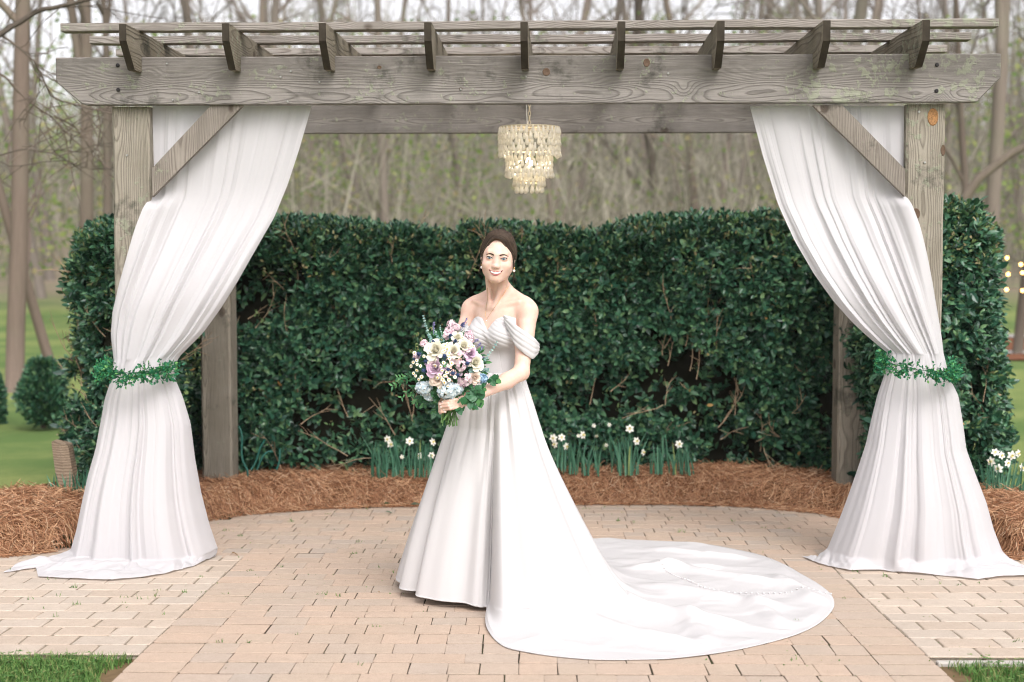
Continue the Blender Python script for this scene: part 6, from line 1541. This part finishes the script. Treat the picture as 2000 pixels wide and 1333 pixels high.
def florets(nm, c, n, rad, mat, cnt, fs, seed, squash=1.0, npet=4, wd=.9):
    r = np.random.default_rng(seed); T_, F_ = leaf_t(wd, .06, -.10, 1.0); mb = MB(); D = unit(r.normal(size=(cnt * 3, 3))); D = D[(D @ n) > -.15][:cnt]
    for d in D:
        z = unit(d + r.normal(size=3) * .25); x = unit(np.cross(z, r.normal(size=3))); R = np.stack([x, np.cross(z, x), z], -1); p = c + d * rad * np.array([1, .8, squash]) * r.uniform(.86, 1.04); s = fs * r.uniform(.8, 1.15)
        for k in range(npet): mb.add(T_ * s @ rotz(k * 2 * PI / npet).T @ R.T + p, F_)
    return part(nm, mb, mat, bq, smooth=False)
def daisy(c, n, s, seed):
    r = np.random.default_rng(seed); z = n; x = unit(np.cross(z, r.normal(size=3))); R = np.stack([x, np.cross(z, x), z], -1)
    put('daisy', DAISY, bq, Mx(c - BO, R, s))
mb = MB(); T_, F_ = leaf_t(.42, .03, .05, 1.1)
for k in range(13): mb.add(T_ * .0098 @ rotz(k * 2 * PI / 13).T, F_)
mm = MB(); ball(mb, (0, 0, .0012), (.0036, .0036, .0026), 8, 5, m=1); DAISY = mb.mesh('daisy', [M_DZ, M_DY], smooth=False)
# green filling behind the blooms
r = np.random.default_rng(8); mb = MB(); n = 900; D = unit(r.normal(size=(n, 3))); p = BC + np.array([0, .0, -.005]) + D * RB * np.array([.86, .62, .86]) * r.uniform(.5, 1, n)[:, None]
keep = D[:, 1] < .6; scatter(mb, *leaf_t(.4), p[keep], basis(D[keep] + r.normal(size=(keep.sum(), 3)) * .5, r.normal(size=(keep.sum(), 3))), r.uniform(.025, .05, keep.sum())); part('greenery', mb, M_RU, bq, smooth=False)['kind'] = 'stuff'
for i, (px, py, rd, mt) in enumerate([(500, 460, .042, M_WR), (700, 470, .031, M_WR), (812, 415, .031, M_WR), (945, 600, .033, M_WR), (745, 322, .024, M_WR), (515, 795, .028, M_CR), (935, 770, .026, M_CR), (495, 655, .039, M_LR), (887, 500, .028, M_LR), (470, 600, .02, M_WR)]):
    c, nn = bp(px, py, .020); rose(c, nn, rd, mt, i)
for i, (px, py, rd, mt) in enumerate([(385, 880, .040, M_HY), (640, 905, .048, M_HY), (735, 890, .028, M_HY), (1005, 775, .024, M_HYB), (440, 960, .025, M_HY)]):
    c, nn = bp(px, py, .010); florets('hydrangea', c, nn, rd, mt, 120, .0110, i, .8)
for i, (px, py, rd) in enumerate([(680, 205, .022), (650, 270, .020), (730, 540, .033), (775, 640, .022), (820, 775, .030), (790, 830, .018), (860, 310, .020), (380, 400, .014), (300, 540, .012), (720, 230, .015), (620, 310, .014), (880, 350, .015), (900, 860, .012)]):
    c, nn = bp(px, py, .004); florets('stock', c, nn, rd, M_ST, 26, .0115, 20 + i, 1.1, 5, .95)
# stock buds
def thistle(c, n, s, seed):
    r = np.random.default_rng(seed); mb = MB(); z = n; x = unit(np.cross(z, r.normal(size=3))); R = np.stack([x, np.cross(z, x), z], -1)
    D = unit(r.normal(size=(110, 3))); prisms(mb, c + (D * .6 * s * [.8, .8, 1.2]) @ R.T, c + (D * s * [.8, .8, 1.25]) @ R.T, .0011, .0003, 4); ball(mb, c, (s * .66, s * .66, s * .95), 10, 8, R=R)
    for k in range(10): a = k * .628; d = np.array([math.cos(a), math.sin(a), -.05]); prisms(mb, [c - z * s * .7], [c - z * s * .7 + (R @ d) * s * 2.0], .0018, .0003, 4)
    part('thistle', mb, M_TH, bq, smooth=False)
for i, (px, py, s) in enumerate([(600, 530, .0125), (375, 690, .012), (400, 590, .011), (320, 510, .011), (800, 190, .0105), (665, 310, .0088), (718, 368, .0088), (852, 612, .011), (690, 720, .0125), (640, 680, .011), (745, 740, .010), (480, 375, .009), (275, 560, .009)]):
    c, nn = bp(px, py, .022); thistle(c, nn, s, i)
for i, (px, py) in enumerate([(300, 580), (303, 622), (238, 642), (352, 757), (288, 748), (322, 785), (300, 690), (262, 600), (378, 535), (630, 455), (600, 472), (672, 392), (628, 710), (606, 745), (575, 688), (560, 645), (680, 610), (550, 880), (640, 860), (580, 788), (650, 790), (525, 770), (560, 760), (545, 735), (592, 605), (630, 400), (610, 415), (650, 500), (655, 560), (585, 480), (500, 640), (890, 425), (915, 430), (870, 420), (715, 760), (640, 640), (640, 530), (275, 500), (340, 640), (265, 720), (600, 820), (800, 330), (830, 350)]):
    c, nn = bp(px, py, .028); daisy(c, unit(nn + np.array([0, -.6, .1]) + np.random.default_rng(i).normal(size=3) * .25), r.uniform(.8, 1.15), i)
def sprig(path, mat, ls, pairs, seed, wl=.5, stem=.0016, nm='leaf_sprig', out0=.0, round_=False, grow=0.0):
    r = np.random.default_rng(seed); q = np.array([bp(px, py, o)[0] for px, py, o in path]); t = np.linspace(0, len(q) - 1, 16); q = np.stack([smooth1(np.interp(t, np.arange(len(q)), q[:, i]), 2) for i in range(3)], -1)
    mb = MB(); tube(mb, q, np.linspace(stem, stem * .5, 16), 5); pos, D, U, S = [], [], [], []
    for k in range(pairs):
        f = (k + 1) / pairs * 15; i = min(int(f), 14); p = q[i] + (q[i + 1] - q[i]) * (f - i); tg = unit(q[i + 1] - q[i]); a = r.uniform(0, 3.14) if k % 2 else r.uniform(-.4, .4)
        side = unit(np.cross(tg, [0, -1.0, 0]) * math.cos(a) + np.array([0, -1.0, 0]) * math.sin(a))
        for sg in (-1, 1): pos.append(p); D.append(unit(tg * .7 + sg * side)); U.append(np.array([0, -1.0, .3])); S.append(ls * (1 - grow * k / pairs) * r.uniform(.8, 1.15))
    T_, F_ = leaf_t(wl, .06, .1, 1.1); scatter(mb, T_, F_, np.array(pos), basis(np.array(D), np.array(U)), np.array(S)); return part(nm, mb, mat, bq, smooth=False)
sprig([(470, 420, .0), (440, 320, 0), (400, 220, 0), (372, 100, 0)], M_EU, .0125, 13, 1, .9, nm='eucalyptus_sprig', grow=.5)
sprig([(560, 420, .0), (530, 330, 0), (500, 270, 0), (478, 215, 0)], M_EU, .012, 8, 2, .8, nm='eucalyptus_sprig', grow=.4)
sprig([(600, 400, .0), (575, 320, 0), (560, 260, 0), (552, 205, 0)], M_EU, .009, 8, 22, .8, nm='eucalyptus_sprig', grow=.4)
sprig([(1000, 620, .0), (1040, 570, 0), (1110, 480, 0), (1170, 385, 0)], M_EU, .010, 10, 3, .8, nm='eucalyptus_sprig', grow=.2)
sprig([(860, 690, .0), (930, 685, .01), (1010, 680, .01), (1080, 685, 0)], M_EU, .0125, 16, 4, .8, .0026, nm='eucalyptus_sprig')
for i, (p0, p1, p2) in enumerate([((360, 780), (220, 760), (95, 765)), ((340, 800), (180, 800), (40, 858)), ((360, 840), (240, 880), (140, 980)), ((350, 860), (270, 900), (245, 960)), ((380, 930), (330, 980), (285, 1045)), ((430, 1000), (380, 1020), (372, 1075)), ((330, 720), (230, 730), (130, 790)), ((470, 1000), (520, 1080), (480, 1150))]):
    sprig([(*p0, -.01), (*p1, 0), (*p2, 0)], M_RU, .024 if i != 7 else .018, 7, 30 + i, .34, nm='leaf_sprig')
for i, (p0, p1, p2, ls) in enumerate([((800, 950), (850, 1000), (900, 1040), .034), ((780, 980), (770, 1040), (745, 1090), .03), ((850, 940), (930, 970), (975, 990), .034), ((900, 900), (980, 900), (1020, 880), .022), ((1000, 820), (1080, 810), (1160, 785), .024), ((900, 1000), (920, 1040), (930, 1090), .018), ((820, 930), (790, 900), (760, 960), .02), ((500, 900), (480, 960), (510, 1000), .018), ((600, 640), (560, 600), (600, 620), .015), ((870, 830), (900, 860), (880, 890), .016)]):
    sprig([(*p0, .06), (*p1, .095), (*p2, .10)] if i in (0, 1, 2, 3, 5) else [(*p0, .005), (*p1, .02), (*p2, .02)], M_RU, ls * 1.25, 5, 50 + i, .72, nm='leaf_sprig')
for i, (p0, p1) in enumerate([((900, 400), (965, 350)), ((930, 440), (1000, 395)), ((990, 480), (1015, 430)), ((780, 260), (840, 130)), ((480, 300), (488, 175)), ((985, 560), (1020, 545))]):
    mb = MB(); a = bp(*p0, .01)[0]; b = bp(*p1, .0)[0]; prisms(mb, [a], [b], .0012, .0008, 5); k = 26; f = r.uniform(.35, 1, k)[:, None]; c = a + (b - a) * f; D = unit(r.normal(size=(k, 3)) * .8 + unit(b - a)); prisms(mb, c, c + D * .009, .0022, .0008, 4); part('lavender', mb, M_LAV, bq, smooth=False)
for i, (px, py) in enumerate([(300, 420), (310, 300), (240, 490), (345, 360), (455, 240), (880, 300), (560, 370), (770, 470), (300, 450)]):
    c, nn = bp(px, py, .01); florets('green_bud', c, nn, .007, M_NEW, 12, .006, 80 + i, 1.4, 3, .8)
for i in range(24):
    rs = np.random.default_rng(200 + i); a = P(862 + rs.uniform(0, 28), 770, 6.36 + rs.uniform(-.035, .035)); m_ = P(866 + rs.uniform(0, 24), 797, 6.352 + rs.uniform(-.018, .022)); b = P(861 + i * 1.45 + rs.normal(), 826 + rs.uniform(-8, 8), 6.34 + rs.uniform(-.03, .03))
    mb = MB(); tube(mb, [a, m_, (m_ + b) / 2 + rs.normal(size=3) * .002, b], [.0034, .0036, .0034, .0032], 6); part('stem', mb, M_STEM, bq)
